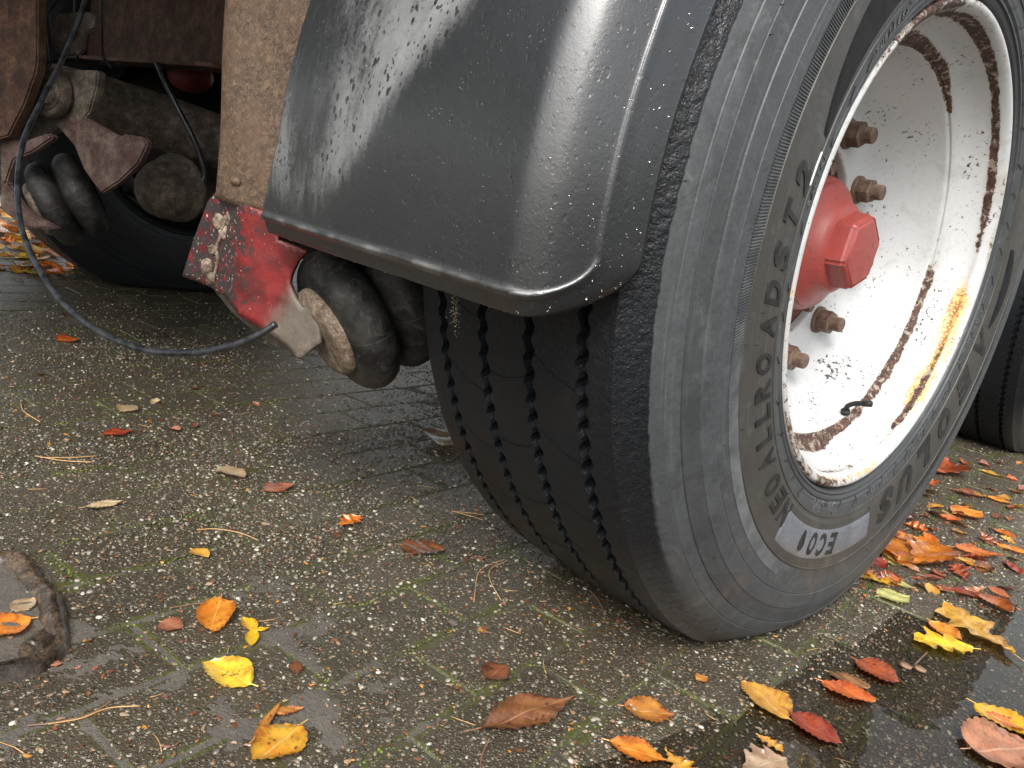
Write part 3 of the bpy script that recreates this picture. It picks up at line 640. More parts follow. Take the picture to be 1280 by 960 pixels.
# ribbed band of the sidewall: fine real ribs
def rib_band():
    n = 900; V = []; F = []
    for i in range(n):
        a = 2*PI*i/n; da = 2*PI/n; sk = 0.012
        for (t, hgt_) in ((0.0, 0), (0.30, 1), (0.60, 1), (0.75, 0)):
            for rr, xx in ((.4085, .0166), (.4240, .0161)):
                aa = a+da*t+(rr-.4085)*sk*40
                V.append((xx+0.0001+0.0009*hgt_, rr*math.cos(aa), rr*math.sin(aa)))
        b = i*8
        for k in range(3): F.append((b+2*k, b+2*k+1, b+2*k+3, b+2*k+2))
    o = mesh_obj('rib_band', V, F, M_BAND, wheel, smooth=False); tag(o, kind='stuff')
rib_band()
# sipes: dark ribbons laid across the ribs, painting the shade of thin cuts
def sipes():
    V = []; F = []
    crown = lambda x: 0.5430 - 0.0052*((x-TC)/0.146)**2 - 0.0022*abs((x-TC)/0.146)**8
    spans = [(-.0685, -.1215, 2.6), (-.1345, -.1865, -1.0), (-.1995, -.2525, 2.2)]
    for s, (xa, xb, sk) in enumerate(spans):
        for i in range(42):
            a0 = 2*PI*i/42 + 0.04*s; n = 8; b = len(V)
            for k in range(n+1):
                t = k/n; x = xa+(xb-xa)*t; a = a0 - R(sk)*(t-0.5)*(1 if s != 1 else 1) + R(0.5)*math.sin(t*PI)
                for d in (-1, 1):
                    aa = a+d*0.0007; r = crown(x)+0.00025; V.append((x, r*math.cos(aa), r*math.sin(aa)))
            for k in range(n): F.append((b+2*k, b+2*k+1, b+2*k+3, b+2*k+2))
    F = [f for f in F if all(V[k][2] > -RH+0.03 for k in f)]
    m = Mat('painted sipe shade'); m.p(Base_Color=(0.002, 0.002, 0.002), Roughness=0.9, Specular_IOR_Level=0.05)
    o = mesh_obj('sipes', V, F, m.m, wheel); tag(o, kind='stuff')
sipes()
def tread_sand():
    r2 = random.Random(5); bm = bmesh.new()
    for _ in range(170):
        x = -.236+r2.gauss(0, .0045); a = R(-165.5+r2.gauss(0, 1.1)); r = .5412
        bmesh.ops.create_icosphere(bm, subdivisions=1, radius=r2.uniform(.0003, .0008), matrix=Matrix.Translation((x, r*math.cos(a), r*math.sin(a))))
    o = bm_obj('sand_grains', bm, mat_simple('pale sand', (.35, .27, .16), (.6, .52, .38), 200, (.4, .6)), wheel); tag(o, kind='stuff')
tread_sand()
# raised lettering
def sx(r):   # sidewall x at radius r
    pr = side_prof
    for (x0, r0_), (x1, r1) in zip(pr, pr[1:]):
        if r0_ <= r <= r1 and r1 > r0_: return x0+(x1-x0)*(r-r0_)/(r1-r0_)
    return .016
_fc = {}
def glyph(ch, bold, th=0.0006):
    key = (ch, bold)
    if key in _fc: return _fc[key]
    cu = bpy.data.curves.new('glyph', 'FONT'); cu.body = ch; cu.size = 1.0; cu.extrude = 0.02; cu.offset = bold; cu.align_x = 'CENTER'; cu.resolution_u = 3
    t = bpy.data.objects.new('glyph', cu); col.objects.link(t)
    dg = bpy.context.evaluated_depsgraph_get(); me = bpy.data.meshes.new_from_object(t.evaluated_get(dg))
    bpy.data.objects.remove(t)
    co = np.zeros(len(me.vertices)*3); me.vertices.foreach_get('co', co); co = co.reshape(-1, 3)
    fs = [tuple(p.vertices) for p in me.polygons]
    _fc[key] = (co, fs); return _fc[key]
def letter(ch, ang, rad, h, wd, mat, name='raised_letter', bold=0.03, th=0.0011, inward=False, lean=0.0):
    co, fs = glyph(ch, bold); c = co.copy()
    capH = 0.70; c[:, 0] -= (c[:, 0].max()+c[:, 0].min())/2; c[:, 0] *= wd/max(1e-3, (c[:, 0].max()-c[:, 0].min())) if wd else h/capH
    c[:, 1] = (c[:, 1]-capH/2)*h/capH; c[:, 0] += lean*c[:, 1]
    zt = np.where(c[:, 2] > 0, th, -0.002)
    s = -1 if inward else 1
    V = []
    for (x, y), z in zip(c[:, :2], zt):
        rr = rad + s*y; a = R(ang) - s*x/rad
        V.append((sx(rr)+z, rr*math.cos(a), rr*math.sin(a)))
    return mesh_obj(name, V, fs, mat, wheel, smooth=False)
for ch, a in zip('2TSDAORLLAOEN', (171.4, 177.2, 183.1, 188.6, 193.8, 200.0, 204.9, 209.4, 214.3, 219.8, 226.4, 231.6, 236.6)):
    letter(ch, a, .3625, .030, .0235 if ch not in 'TL' else .021, M_LETTER, bold=0.035, lean=0.28)
for ch, a in zip('AEOLUS', (-16.5, -27, -38.5, -49.3, -59.0, -69.0)):
    letter(ch, a, .3660, .041, .042, M_LETTER, bold=0.06, lean=0.25)
def text_arc(txt, a0, rad, h, adv, mat, name='small_lettering', inward=False, bold=0.02):
    V = []; F = []
    for i, ch in enumerate(txt):
        if ch == ' ': continue
        o = letter(ch, a0-(adv if not inward else -adv)*i, rad, h, None, mat, name, bold, 0.0008, inward)
        b = len(V); V += [tuple(v.co) for v in o.data.vertices]; F += [tuple(b+k for k in p.vertices) for p in o.data.polygons]
        me = o.data; bpy.data.objects.remove(o); bpy.data.meshes.remove(me)
    o = mesh_obj(name, V, F, mat, wheel, smooth=False); return o
M_SMALL = mat_simple('small moulded lettering', (0.045, 0.048, 0.050), (0.09, 0.092, 0.095), 60, (0.2, 0.35))
text_arc('PATTERN', -31, .3265, .0075, 1.35, M_SMALL)
text_arc('STANDARD', -9, .3265, .0070, 1.35, M_SMALL)
text_arc('MAX LOAD SINGLE', -12, .3195, .0050, 1.0, M_SMALL)
text_arc('PLY RATING', -44, .3200, .0055, 1.05, M_SMALL)
text_arc('STEEL CORD', -46, .3280, .0055, 1.05, M_SMALL)
text_arc('385/65R22.5', -68, .3255, .0085, 1.6, M_SMALL)
text_arc('TUBELESS', -215, .3250, .0075, 1.6, M_SMALL)
text_arc('RADIAL', 174, .3250, .0075, 1.6, M_SMALL)
text_arc('Outside', -97, .3270, .0175, 2.25, M_SMALL, bold=0.0)
# logo patch on the sidewall with its dark letters
def arc_plate(name, a0, a1, r0, r1, th, mat, shape=None, n=60, m_=8):
    V = []; F = []
    for i in range(n+1):
        t = i/n; a = R(a0+(a1-a0)*t); lo, hi = (r0, r1) if shape is None else shape(t)
        for k in range(m_+1):
            rr = lo+(hi-lo)*k/m_; x = sx(rr)+(th if 0 < k < m_ and 0 < i < n else -0.0006)
            V.append((x, rr*math.cos(a), rr*math.sin(a)))
    for i in range(n):
        for k in range(m_): b = i*(m_+1)+k; F.append((b, b+1, b+m_+2, b+m_+1))
    return recalc(mesh_obj(name, V, F, mat, wheel))
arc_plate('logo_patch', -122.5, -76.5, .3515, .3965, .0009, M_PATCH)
for ch, a in zip('ECO', (-95.2, -100.2, -105.2)): letter(ch, a, .3735, .028, .021, M_LETTER, bold=0.03, th=.0017, lean=.15)
def leaf_emblem():
    pts = []
    for k in range(24):
        t = k/24*2*PI; rx = .0075*math.cos(t)*(1+.35*math.sin(t)); ry = .0135*math.sin(t); rr = .3735+ry; a = R(-110.6)+rx/.3735
        pts.append((sx(rr)+.0017, rr*math.cos(a), rr*math.sin(a)))
    c = tuple(np.mean(pts, 0)); V = pts+[(c[0]+.0003, c[1], c[2])]+[(p[0]-.002, p[1], p[2]) for p in pts]
    F = [(k, (k+1) % 24, 24) for k in range(24)]+[(k, (k+1) % 24, 25+(k+1) % 24, 25+k) for k in range(24)]
    recalc(mesh_obj('leaf_emblem', V, F, M_LETTER, wheel, smooth=False))
leaf_emblem()
arc_plate('swoosh_panel', 165, 95, 0, 0, .0008, M_SWOOSH, shape=lambda t: (.342+.002*t, .342+.004+.046*min(1, math.sin(min(1, t*2.6+.02)*PI/2)**0.7)))
arc_plate('swoosh_panel', 8, -12, 0, 0, .0008, M_SWOOSH, shape=lambda t: (.350+.012*t, .352+.012*t+.034*math.sin(PI*min(1, t*.9+.08))**0.8))
arc_plate('gloss_bar', 172, 166.2, 0, 0, .0012, M_SHINE, shape=lambda t: (.3395-.0022*math.sin(PI*t)**.4, .3395+.0022*math.sin(PI*t)**.4), n=24, m_=4)  # glossy raised bar, its shine painted white
# rubber hairs and hairline cracks over the bead
def hairs():
    bm = bmesh.new()
    for k in range(46):
        a = R(7.8*k+rng.uniform(-1.5, 1.5)); r_ = rng.choice([.3165, .318, .3165]); L = rng.uniform(.008, .018)
        p = [Vector((sx(rr)+.0007, rr*math.cos(a+.02*math.sin(rr*300)), rr*math.sin(a+.02*math.sin(rr*300)))) for rr in np.linspace(r_, r_+L, 5)]
        tube(bm, p, [.00055, .0005, .00045, .0004, .0002], 5)
    for k in range(60):
        a = rng.uniform(0, 2*PI); r_ = rng.uniform(.33, .52); q = Vector((sx(r_), r_*math.cos(a), r_*math.sin(a)))
        tube(bm, [q, q+Vector((.0022, .0006, .0004)), q+Vector((.0036, .0016, .0010))], [.0005, .0004, .0002], 5)
    o = bm_obj('vent_hairs', bm, M_LETTER, wheel); tag(o, kind='stuff')
hairs()
# hub, hub cap, studs, valve
hub_prof = [(-.175, .1395), (-.168, .1380), (-.166, .118), (-.166, .104), (-.150, .101), (-.142, .0930), (-.136, .090)]
revolve('hub', hub_prof, 96, M_REDRUST, wheel)
cap_prof = [(-.142, .0860), (-.138, .0905), (-.133, .0915), (-.1300, .0905), (-.1285, .0868), (-.1275, .0862), (-.1262, .0885), (-.1235, .0892), (-.1215, .0880), (-.1200, .0845), (-.1190, .0838), (-.1175, .0846), (-.1150, .0838), (-.1125, .0800), (-.1080, .0740), (-.1040, .0690), (-.0990, .0640), (-.0930, .0600), (-.0880, .0560), (-.0860, .0400)]
cap = revolve('hub_cap', cap_prof, 128, M_RED, wheel)
def hexcap():
    bm = bmesh.new(); secs = [(-.100, .0535), (-.0640, .0510), (-.0600, .0470), (-.0590, .0330), (-.0595, .0001)]; rg = []
    rot = R(22)
    for x, rr in secs: rg.append([bm.verts.new((x, rr*math.cos(rot+k*PI/3), rr*math.sin(rot+k*PI/3))) for k in range(6)])
    for a, b in zip(rg, rg[1:]):
        for k in range(6): bm.faces.new((a[k], a[(k+1) % 6], b[(k+1) % 6], b[k]))
    bmesh.ops.remove_doubles(bm, verts=bm.verts, dist=.0003)
    bmesh.ops.recalc_face_normals(bm, faces=bm.faces)
    ed = [e for e in bm.edges if len(e.link_faces) == 2 and e.calc_face_angle(0) > .5]
    bmesh.ops.bevel(bm, geom=ed, offset=.0035, segments=3, affect='EDGES')
    bm_obj('hub_cap_hexagon', bm, M_RED, wheel, sharp=30)
hexcap()
def nut_mesh():
    bm = bmesh.new()
    def ringset(secs, n, rot=0):
        rg = []
        for x, rr in secs: rg.append([bm.verts.new((x, rr*math.cos(rot+k*2*PI/n), rr*math.sin(rot+k*2*PI/n))) for k in range(n)])
        for a, b in zip(rg, rg[1:]):
            for k in range(n): bm.faces.new((a[k], a[(k+1) % n], b[(k+1) % n], b[k]))
        bm.faces.new(rg[-1])
    ringset([(0, .0205), (.0045, .0205), (.006, .0195)], 24)
    ringset([(.004, .0178), (.0225, .0178), (.0245, .0160)], 6, .3)
    thr = [(.023, .0108)]
    for k in range(9): thr += [(.0245+k*.0015, .0112), (.0252+k*.0015, .0104)]
    thr += [(.0385, .0108), (.0398, .0095)]
    ringset(thr, 18)
    bmesh.ops.recalc_face_normals(bm, faces=bm.faces)
    return bm
nm = None
for k in range(10):
    a = 1.19086 - k*PI/5
    if nm is None:
        o = bm_obj('wheel_nut', nut_mesh(), M_STUD, wheel, sharp=35); nm = o.data
    else:
        o = bpy.data.objects.new('wheel_nut', nm); col.objects.link(o); o.parent = wheel
    o.location = (-.1545, .1675*math.cos(a), .1675*math.sin(a)); o.rotation_euler = (a+k*.4, 0, 0)
for k in range(5):
    a = 1.50 - k*2*PI/5
    bm = bmesh.new(); bmesh.ops.create_cone(bm, cap_ends=True, segments=6, radius1=.0098, radius2=.0098, depth=.012, matrix=Matrix.Rotation(PI/2, 4, 'Y'))
    bmesh.ops.bevel(bm, geom=bm.edges[:], offset=.0012, segments=2, affect='EDGES')
    bm_obj('cap_bolt', bm, M_STUD, wheel, loc=(-.139, .1010*math.cos(a), .1010*math.sin(a)), sharp=35)
bm = bmesh.new(); a = R(-66)
vb = Vector((-.064, .2480*math.cos(a), .2480*math.sin(a))); rad_in = Vector((0, -math.cos(a), -math.sin(a)))
tube(bm, [vb, vb+rad_in*.006], .0065, 12); tube(bm, spline([vb+rad_in*.006, vb+rad_in*.014+Vector((.003, 0, 0)), vb+rad_in*.022+Vector((.014, 0, 0)), vb+rad_in*.026+Vector((.026, 0, 0))], 6), .0036, 10)
q = vb+rad_in*.026+Vector((.026, 0, 0)); tube(bm, [q, q+Vector((.010, 0, 0))+rad_in*.003], .0046, 10)
bm_obj('valve_stem', bm, M_LETTER, wheel)

# mudguard: pressed black panel bent round the wheel
def build_fender():
    FR = 0.632; XL, XR = -.478, -.009; vb_, vt = R(189.9), R(100); cr = .062; band = .024
    nu, nv = 230, 240
    us = np.linspace(0, 1, nu) ; us = 1-(1-us)**1.35
    ang = vb_ + (vt-vb_)*(np.linspace(0, 1, nv)**1.45)
    V = np.zeros((nv, nu, 3)); E_ = np.zeros((nv, nu))
    for j, a in enumerate(ang):
        s = (vb_-a)*FR                                   # height above the foot, along the arc
        XLz = XL + .040*min(1, s/.11)**.8; xr = XR if s > cr else XR - cr + math.sqrt(max(0, cr*cr-(cr-s)**2))
        x = XLz + (xr-XLz)*us
        db = s; dx = XR-x
        if s < cr:
            inc = x > XR-cr
            dcorner = cr-np.sqrt(np.clip(x-(XR-cr), 0, None)**2+(cr-s)**2); dcorner = dcorner*(1+1.5*np.sin(np.arctan2(np.clip(x-(XR-cr), 0, None), cr-s))**2)
            d = np.where(inc, dcorner, db)
        else: d = np.minimum(db, dx*2.5)
        d = np.maximum(d, 0)
        r = np.full(nu, FR)
        # shoulder: the panel bends back towards its outer side
        sp_ = lambda v, w: w*np.log1p(np.exp(np.clip(v/w, -30, 30))); r -= .62*sp_(x+.064, .0030) + 1.05*sp_(x+.040, .0035)
        pass
        # border band: a rib, then it drops away to the rim
        rib = .0032*np.exp(-((d-band)/.0042)**2)
        drop = np.where(d < band, -.011*(1-d/band)**1.6-.0030, 0)*1.0
        sm = 1/(1+np.exp(-(band-d)/.0016)); r += rib + drop*sm
        r -= .010*np.clip(1-d/.004, 0, 1)**2
        # outward ripples of a knocked about panel
        r += .0012*np.sin(x*9+1)*np.cos(a*5)+.0006*np.sin(x*31+a*17)
        V[j, :, 0] = x; V[j, :, 1] = r*math.cos(a); V[j, :, 2] = RH+r*math.sin(a)
        E_[j] = np.exp(-((d-band)/.006)**2)
    F = [(j*nu+i, (j+1)*nu+i, (j+1)*nu+i+1, j*nu+i+1) for j in range(nv-1) for i in range(nu-1)]
    o = mesh_obj('mudguard', V.reshape(-1, 3), F, M_FENDER, trailer); set_attr(o, 'edge', E_.ravel()); recalc(o)
    so_ = o.modifiers.new('thickness', 'SOLIDIFY'); so_.thickness = .004; so_.offset = -1 
    # raindrops on it
    bm = bmesh.new(); r2 = random.Random(3); cnt = 0
    while cnt < 1300:
        j = int(r2.random()**1.3*150); i = int(r2.random()*(nu-2)); p = Vector(V[j, i]); 
        if r2.random() > 0.35+0.65*(p.x > -.25): continue
        n = Vector((0, p.y, p.z-RH)).normalized(); s = .0006+.0010*r2.random()**4
        p += Vector((r2.uniform(-.001, .001), 0, 0)) - n*s*0.15
        q = n.to_track_quat('Z', 'Y').to_matrix().to_4x4()
        bmesh.ops.create_icosphere(bm, subdivisions=1, radius=s, matrix=Matrix.Translation(p) @ q @ Matrix.Diagonal((1, 1.2, .55, 1)))
        cnt += 1
    mw = Mat('raindrop'); mw.p(Base_Color=(1, 1, 1), Roughness=0.03, IOR=1.33, Transmission_Weight=1.0)
    d = bm_obj('raindrops', bm, mw.m, o); tag(d, kind='stuff')
build_fender()

# rusty post beside the mudguard
def build_post():
    m = Mat('brown rust with scraped paint'); n1 = m.noise(120, 8, 0.75, dist=.5); n2 = m.noise(18, 6, .65, co=m.mapping(m.P, sc=(1, 1, .5))); n3 = m.noise(420, 4, .7)
    f = m.math('ADD', m.math('MULTIPLY', n1, .6), m.math('MULTIPLY', n3, .4))
    c = m.ramp(f, [(0.38, (0.018, 0.011, 0.008)), (0.5, (0.066, 0.041, 0.024)), (0.62, (0.16, 0.104, 0.062))])
    c = m.mix(m.math('MULTIPLY', m.step(n2, .42, .62), .55), c, (0.10, 0.058, 0.034))
    s = m.attr('scrape'); c = m.mix(m.math('MULTIPLY', m.step(m.math('ADD', s, m.math('MULTIPLY', n1, .9)), 1.12, 1.2), .85), c, (0.30, 0.34, 0.37))
    m.p(Base_Color=c, Roughness=.55, Normal=m.bump(f, .7, .0014))
    # cross-section of the bent plate in plan, from the far flange round the corner to behind the mudguard
    plan = [(-.700, -.505), (-.640, -.570), (-.604, -.612), (-.596, -.618), (-.588, -.619), (-.572, -.613), (-.550, -.604), (-.520, -.592), (-.490, -.580), (-.470, -.573), (-.440, -.555)]
    V = []; F = []; A = []; nz = 60
    for j in range(nz+1):
        t = j/nz
        for i, (x, y) in enumerate(plan):
            zb = .4175 + .030*(i-4)/10*(-.35) ; z = zb + (.93-zb)*t
            V.append((x-.115*(z-.42)+.0008*math.sin(z*40), y+.0010*math.sin(z*23+i), z))
            A.append(0.62*math.exp(-((i-5.2)/.9)**2)*(1 if .45 < z < .60 else .3))
    n = len(plan)
    for j in range(nz):
        for i in range(n-1): F.append((j*n+i, j*n+i+1, (j+1)*n+i+1, (j+1)*n+i))
    o = mesh_obj('support_post', V, F, m.m, trailer); set_attr(o, 'scrape', A); recalc(o)
    md = o.modifiers.new('thickness', 'SOLIDIFY'); md.thickness = .005; md.offset = 0
    bm = bmesh.new(); bmesh.ops.create_cube(bm, size=1, matrix=Matrix.Translation((-.565, -.6125, .444)) @ Matrix.Rotation(R(25), 4, 'Z') @ Matrix.Diagonal((.013, .006, .009, 1)))
    bmesh.ops.bevel(bm, geom=bm.edges[:], offset=.001, segments=2, affect='EDGES'); bm_obj('bolt', bm, M_STUD, o)
build_post()

# chipped red bracket under it
def build_bracket():
    P0 = Vector((-.545, -.585, .386)); n = Vector((-.30, .95, .10)).normalized()
    px = [(272, 240), (331, 260), (352, 268), (352, 300), (386, 314), (374, 326), (366, 342), (364, 354), (371, 372), (378, 384), (392, 383), (399, 400), (402, 428), (396, 432), (380, 446), (374, 448), (368, 441), (352, 425), (332, 408), (310, 388), (296, 374), (262, 357), (230, 345), (244, 300), (262, 252)]
    out = [onplane(q, P0, n) for q in px]
    # densify outline and fill as a grid of triangles
    bm = bmesh.new(); vs = [bm.verts.new(p) for p in out]; es = [bm.edges.new((vs[i], vs[(i+1) % len(vs)])) for i in range(len(vs))]
    bmesh.ops.triangle_fill(bm, edges=es, use_beauty=True)
    for _ in range(4):
        le = [e for e in bm.edges if e.calc_length() > .010]
        if le: bmesh.ops.subdivide_edges(bm, edges=le, cuts=1); bmesh.ops.triangulate(bm, faces=[f for f in bm.faces if len(f.verts) > 4])
    bmesh.ops.triangulate(bm, faces=bm.faces[:])
    C0 = onplane((318, 330), P0, n); hx = (onplane((400, 360), P0, n)-C0).normalized()
    W_, Mu = [], []
    for v in bm.verts:
        d = (v.co-C0).dot(hx)
        v.co -= n*(.016*math.exp(-(d/.035)**2)) ; v.co += n*.0012*mnoise.noise(v.co*60)
    bm.verts.ensure_lookup_table(); bm.faces.ensure_lookup_table()
    bmesh.ops.recalc_face_normals(bm, faces=bm.faces)
    for v in bm.verts:
        d = (v.co-C0).dot(hx); dz = v.co.z-C0.z
        W_.append(max(.10, .26-max(0, d+.020)*3.4) if d > -.02 else .26); Mu.append(-.5+max(0, d-.004-(dz+.050)*.55)*20)
    o = bm_obj('red_bracket', bm, M_BRACKET, trailer); set_attr(o, 'wear', W_); set_attr(o, 'mud', Mu)
    o['label'] = 'chipped red steel bracket fading to mud at its lower end'
    md = o.modifiers.new('thickness', 'SOLIDIFY'); md.thickness = .006; md.offset = 0
    # rusty weld lumps down its left part
    bm = bmesh.new()
    for q, s in (((277, 278), .011), ((284, 290), .009), ((270, 312), .008), ((262, 334), .011), ((266, 347), .009), ((290, 272), .008)):
        p = onplane(q, P0, n) - n*.004
        bmesh.ops.create_icosphere(bm, subdivisions=3, radius=s, matrix=Matrix.Translation(p) @ n.to_track_quat('Z', 'Y').to_matrix().to_4x4() @ Matrix.Diagonal((.85, 1.05, .5, 1)))
    for v in bm.verts: v.co += Vector((mnoise.noise(v.co*160), mnoise.noise(v.co*160+Vector((9, 0, 0))), mnoise.noise(v.co*160+Vector((0, 9, 0)))))*.003
    bm_obj('weld_lumps', bm, M_PLATE, o)
    bm = bmesh.new(); tube(bm, spline([onplane(q, P0, n)-n*.005 for q in [(287, 270), (280, 295), (274, 310), (276, 325), (270, 352)]], 8), .0026, 8)
    for v in bm.verts: v.co += Vector((mnoise.noise(v.co*220), 0, mnoise.noise(v.co*220+Vector((0, 9, 0)))))*.002
    bm_obj('weld_bead', bm, M_PLATE, o)
    # thin back stay along its lower edge
    pts = [onplane(q, P0+n*.035, n) for q in [(258, 352), (300, 374), (345, 410), (384, 440), (366, 446), (330, 425), (290, 392)]]
    plate('stay', pts, n, .006, M_GRIME, trailer)
build_bracket()

# air spring: two rubber rolls between a rusty plate and the arm
def air_spring(center, axis, s, mat2, plate_part=True, spin=0, rolls=3):
    q = axis.normalized().to_track_quat('X', 'Z').to_euler()
    prof = []; x = 0.0
    prof.append((.000, .052))
    for k in range(rolls):
        c = .034+k*.064
        for i in range(17):
            t = -PI/2 + .15 + (PI-.3)*i/16 ; t2 = PI - (PI*i/16)
            prof.append((c-.031*math.cos(PI*i/16), .070+.031*math.sin(PI*i/16)*1.12))
    prof.append((rolls*.064+.006, .052))
    prof = [(a*s, b*s) for a, b in prof]
    def att(X, RR, A): return X/s/.2
    o = revolve('air_spring', prof, 72, M_RUBBER, trailer); o.location = center; o.rotation_euler = q
    e = revolve('end_plate', [(a*s, b*s) for a, b in [(-.008, .0001), (-.014, .020), (-.014, .050), (-.012, .058), (-.007, .0640), (-.002, .0660), (.004, .0655), (.010, .062), (.014, .055)]], 64, M_PLATE, o)
    for k in range(rolls-1):
        c = (.066+k*.064)*s
        g = revolve('girdle_ring', [(c+.006*s*math.cos(t), (.071)*s+.006*s*math.sin(t)) for t in np.linspace(0, 2*PI, 10)], 64, M_BLACK, o)
    return o
ax = (CR*.78 + CU*.50 + fw*.42).normalized()
sp = air_spring(at((409, 415), 1.035), ax, .90, None, rolls=3)
sp['label'] = 'black rubber air spring with a muddy round end plate'

# hose looping out from under the chassis
hose_px = [(112, -25, 1.75), (104, 10, 1.72), (85, 60, 1.68), (55, 120, 1.60), (30, 175, 1.52), (22, 230, 1.45), (27, 285, 1.38), (48, 335, 1.31), (80, 380, 1.25), (125, 415, 1.18), (180, 437, 1.12), (240, 441, 1.07), (290, 432, 1.03), (320, 420, 1.01), (345, 405, 1.00)]
bm = bmesh.new(); tube(bm, spline([at(q[:2], q[2]) for q in hose_px], 8), .0043, 14); bm_obj('brake_hose', bm, M_HOSE, trailer)
def cable(px, rad, mat=M_HOSE, name='cable'):
    bm = bmesh.new(); tube(bm, spline([at(q[:2], q[2]) for q in px], 8), rad, 8); return bm_obj(name, bm, mat, trailer)
cable([(-20, 90, 2.0), (20, 84, 2.0), (60, 77, 2.0), (100, 76, 2.02), (150, 82, 2.05)], .005)
cable([(197, 80, 2.0), (205, 100, 1.98), (222, 135, 1.96), (240, 170, 1.95), (252, 200, 1.95), (255, 222, 1.95), (243, 236, 1.95)], .0065)
cable([(94, -10, 1.9), (94, 40, 1.9), (97, 76, 1.9)], .003)
cable([(126, -10, 1.9), (127, 40, 1.9), (129, 70, 1.9), (140, 85, 1.9)], .003)
cable([(58, 20, 1.9), (61, 50, 1.9), (64, 78, 1.9)], .003)

# undercarriage of the far side, seen in the dark
def quadplate(name, px, D, mat, th=.01, tilt=None, bevel=.003):
    P0 = at(px[0], D); n = (tilt if tilt is not None else Vector((.35, -.93, 0))).normalized()
    pts = [onplane(q, P0, n) for q in px]
    return plate(name, pts, -n, th, mat, trailer, bevel)
def box(bm, c, s, rot=None, bev=0):
    r = bmesh.ops.create_cube(bm, size=1, matrix=Matrix.Translation(c) @ (rot or Matrix.Identity(4)) @ Matrix.Diagonal((*s, 1)))
    if bev: bmesh.ops.bevel(bm, geom=list({e for v in r['verts'] for e in v.link_edges}), offset=bev, segments=2, affect='EDGES')
# cross member, a rusty channel
bm = bmesh.new(); box(bm, (-2.00, -.290, .731), (1.50, .008, .215)); box(bm, (-2.0, -.320, .624), (1.50, .062, .009), bev=.001); box(bm, (-2.0, -.320, .838), (1.50, .062, .009), bev=.001)
bm_obj('cross_member', bm, M_DRUST, trailer, smooth=False)
quadplate('gusset_plate', [(64, 16), (112, 14), (122, 20), (118, 36), (108, 40), (106, 62), (98, 70), (70, 68), (62, 46)], 1.86, M_GRIME, .006)
quadplate('spring_hanger', [(-60, -60), (46, -60), (46, 76), (44, 90), (30, 130), (10, 170), (-60, 190)], 1.9, M_DRUST, .02)
quadplate('hanger_bracket', [(40, 84), (122, 88), (120, 110), (112, 140), (100, 152), (85, 146), (70, 160), (45, 180), (28, 190), (10, 175), (18, 130), (30, 100)], 1.84, M_GRIME, .02)
quadplate('link_arm', [(62, 100), (82, 108), (96, 140), (122, 156), (150, 172), (152, 167), (178, 171), (184, 180), (172, 205), (150, 226), (126, 242), (104, 212), (92, 182), (66, 152), (44, 128), (46, 106)], 1.80, M_GRIMERED, .016)
quadplate('link_arm', [(0, 170), (30, 176), (60, 166), (66, 172), (40, 190), (16, 200), (6, 230), (30, 262), (70, 286), (30, 285), (0, 262)], 1.80, M_GRIMERED, .016)
def disc(name, q, D, rad, th, mat, n=None, seg=48):
    n = (n or Vector((.35, -.93, 0))).normalized(); p = at(q, D)
    prof = [(-th, rad*.98), (0, rad), (th*.8, rad*.97), (th, rad*.85), (th*1.02, .0001)]
    o = revolve(name, prof, seg, mat, trailer); o.location = p; o.rotation_euler = n.to_track_quat('X', 'Z').to_euler(); return o
disc('pivot_boss', (62, 116), 1.765, .044, .012, M_GRIME); disc('pivot_boss', (62, 116), 1.750, .030, .008, M_GRIME); disc('pivot_nut', (62, 118), 1.738, .019, .014, M_GRIME, seg=6)
disc('arm_bolt', (158, 194), 1.755, .016, .008, M_GRIME, seg=24); disc('arm_hole_shade', (166, 175), 1.757, .006, .003, M_BLACK, seg=16)  # the hole is a black disc laid on, painting its darkness
ax2 = (CR*.80 + CU*-.05 + fw*.55).normalized()
sp2 = air_spring(at((50, 262), 1.86), (CR*.86+CU*.42+fw*.30).normalized(), .80, None, rolls=2)
# trailing arm / axle beam
bm = bmesh.new(); tube(bm, [at((60, 105), 2.15), at((120, 124), 2.15), at((200, 152), 2.12), at((300, 188), 2.1), at((420, 230), 2.1)], [.045, .056, .062, .064, .064], 20)
bm_obj('trailing_arm', bm, M_GRIME, trailer)
bm = bmesh.new(); tube(bm, [Vector((-2.2, 0, RH)), Vector((-.16, 0, RH))], .062, 24); bm_obj('axle', bm, M_BLACK, trailer)
# brake chamber
o = revolve('brake_chamber', [(-.10, .03), (-.09, .06), (-.03, .066), (-.025, .074), (-.012, .074), (-.008, .066), (.03, .062), (.055, .050), (.066, .028), (.068, .0001)], 48, M_GRIME, trailer)
o.location = at((214, 236), 1.98); o.rotation_euler = Vector((.45, -.85, -.15)).to_track_quat('X', 'Z').to_euler()
bm = bmesh.new(); bmesh.ops.create_icosphere(bm, subdivisions=3, radius=.05, matrix=Matrix.Translation(at((238, 95), 2.3)) @ Matrix.Diagonal((1.5, 1, .8, 1)))
mred = mat_simple('dull red tank', (0.12, 0.012, 0.014), (0.20, 0.020, 0.022), 20); bm_obj('air_tank', bm, mred, trailer)
bm = bmesh.new(); box(bm, (-.66, .12, .50), (.11, 1.1, .34), bev=.01); box(bm, (-.62, .20, .80), (.10, .5, .3), bev=.01); box(bm, (-.74, -.02, .70), (.12, .16, .45), bev=.01); bm_obj('suspension_block', bm, M_BLACK, trailer)  # plain black suspension blocks, added to close off the lit ground behind
bm = bmesh.new(); box(bm, (-1.0, 1.3, .62), (1.0, .12, .30), bev=.005); bm_obj('cross_member', bm, M_BLACK, trailer, smooth=False)
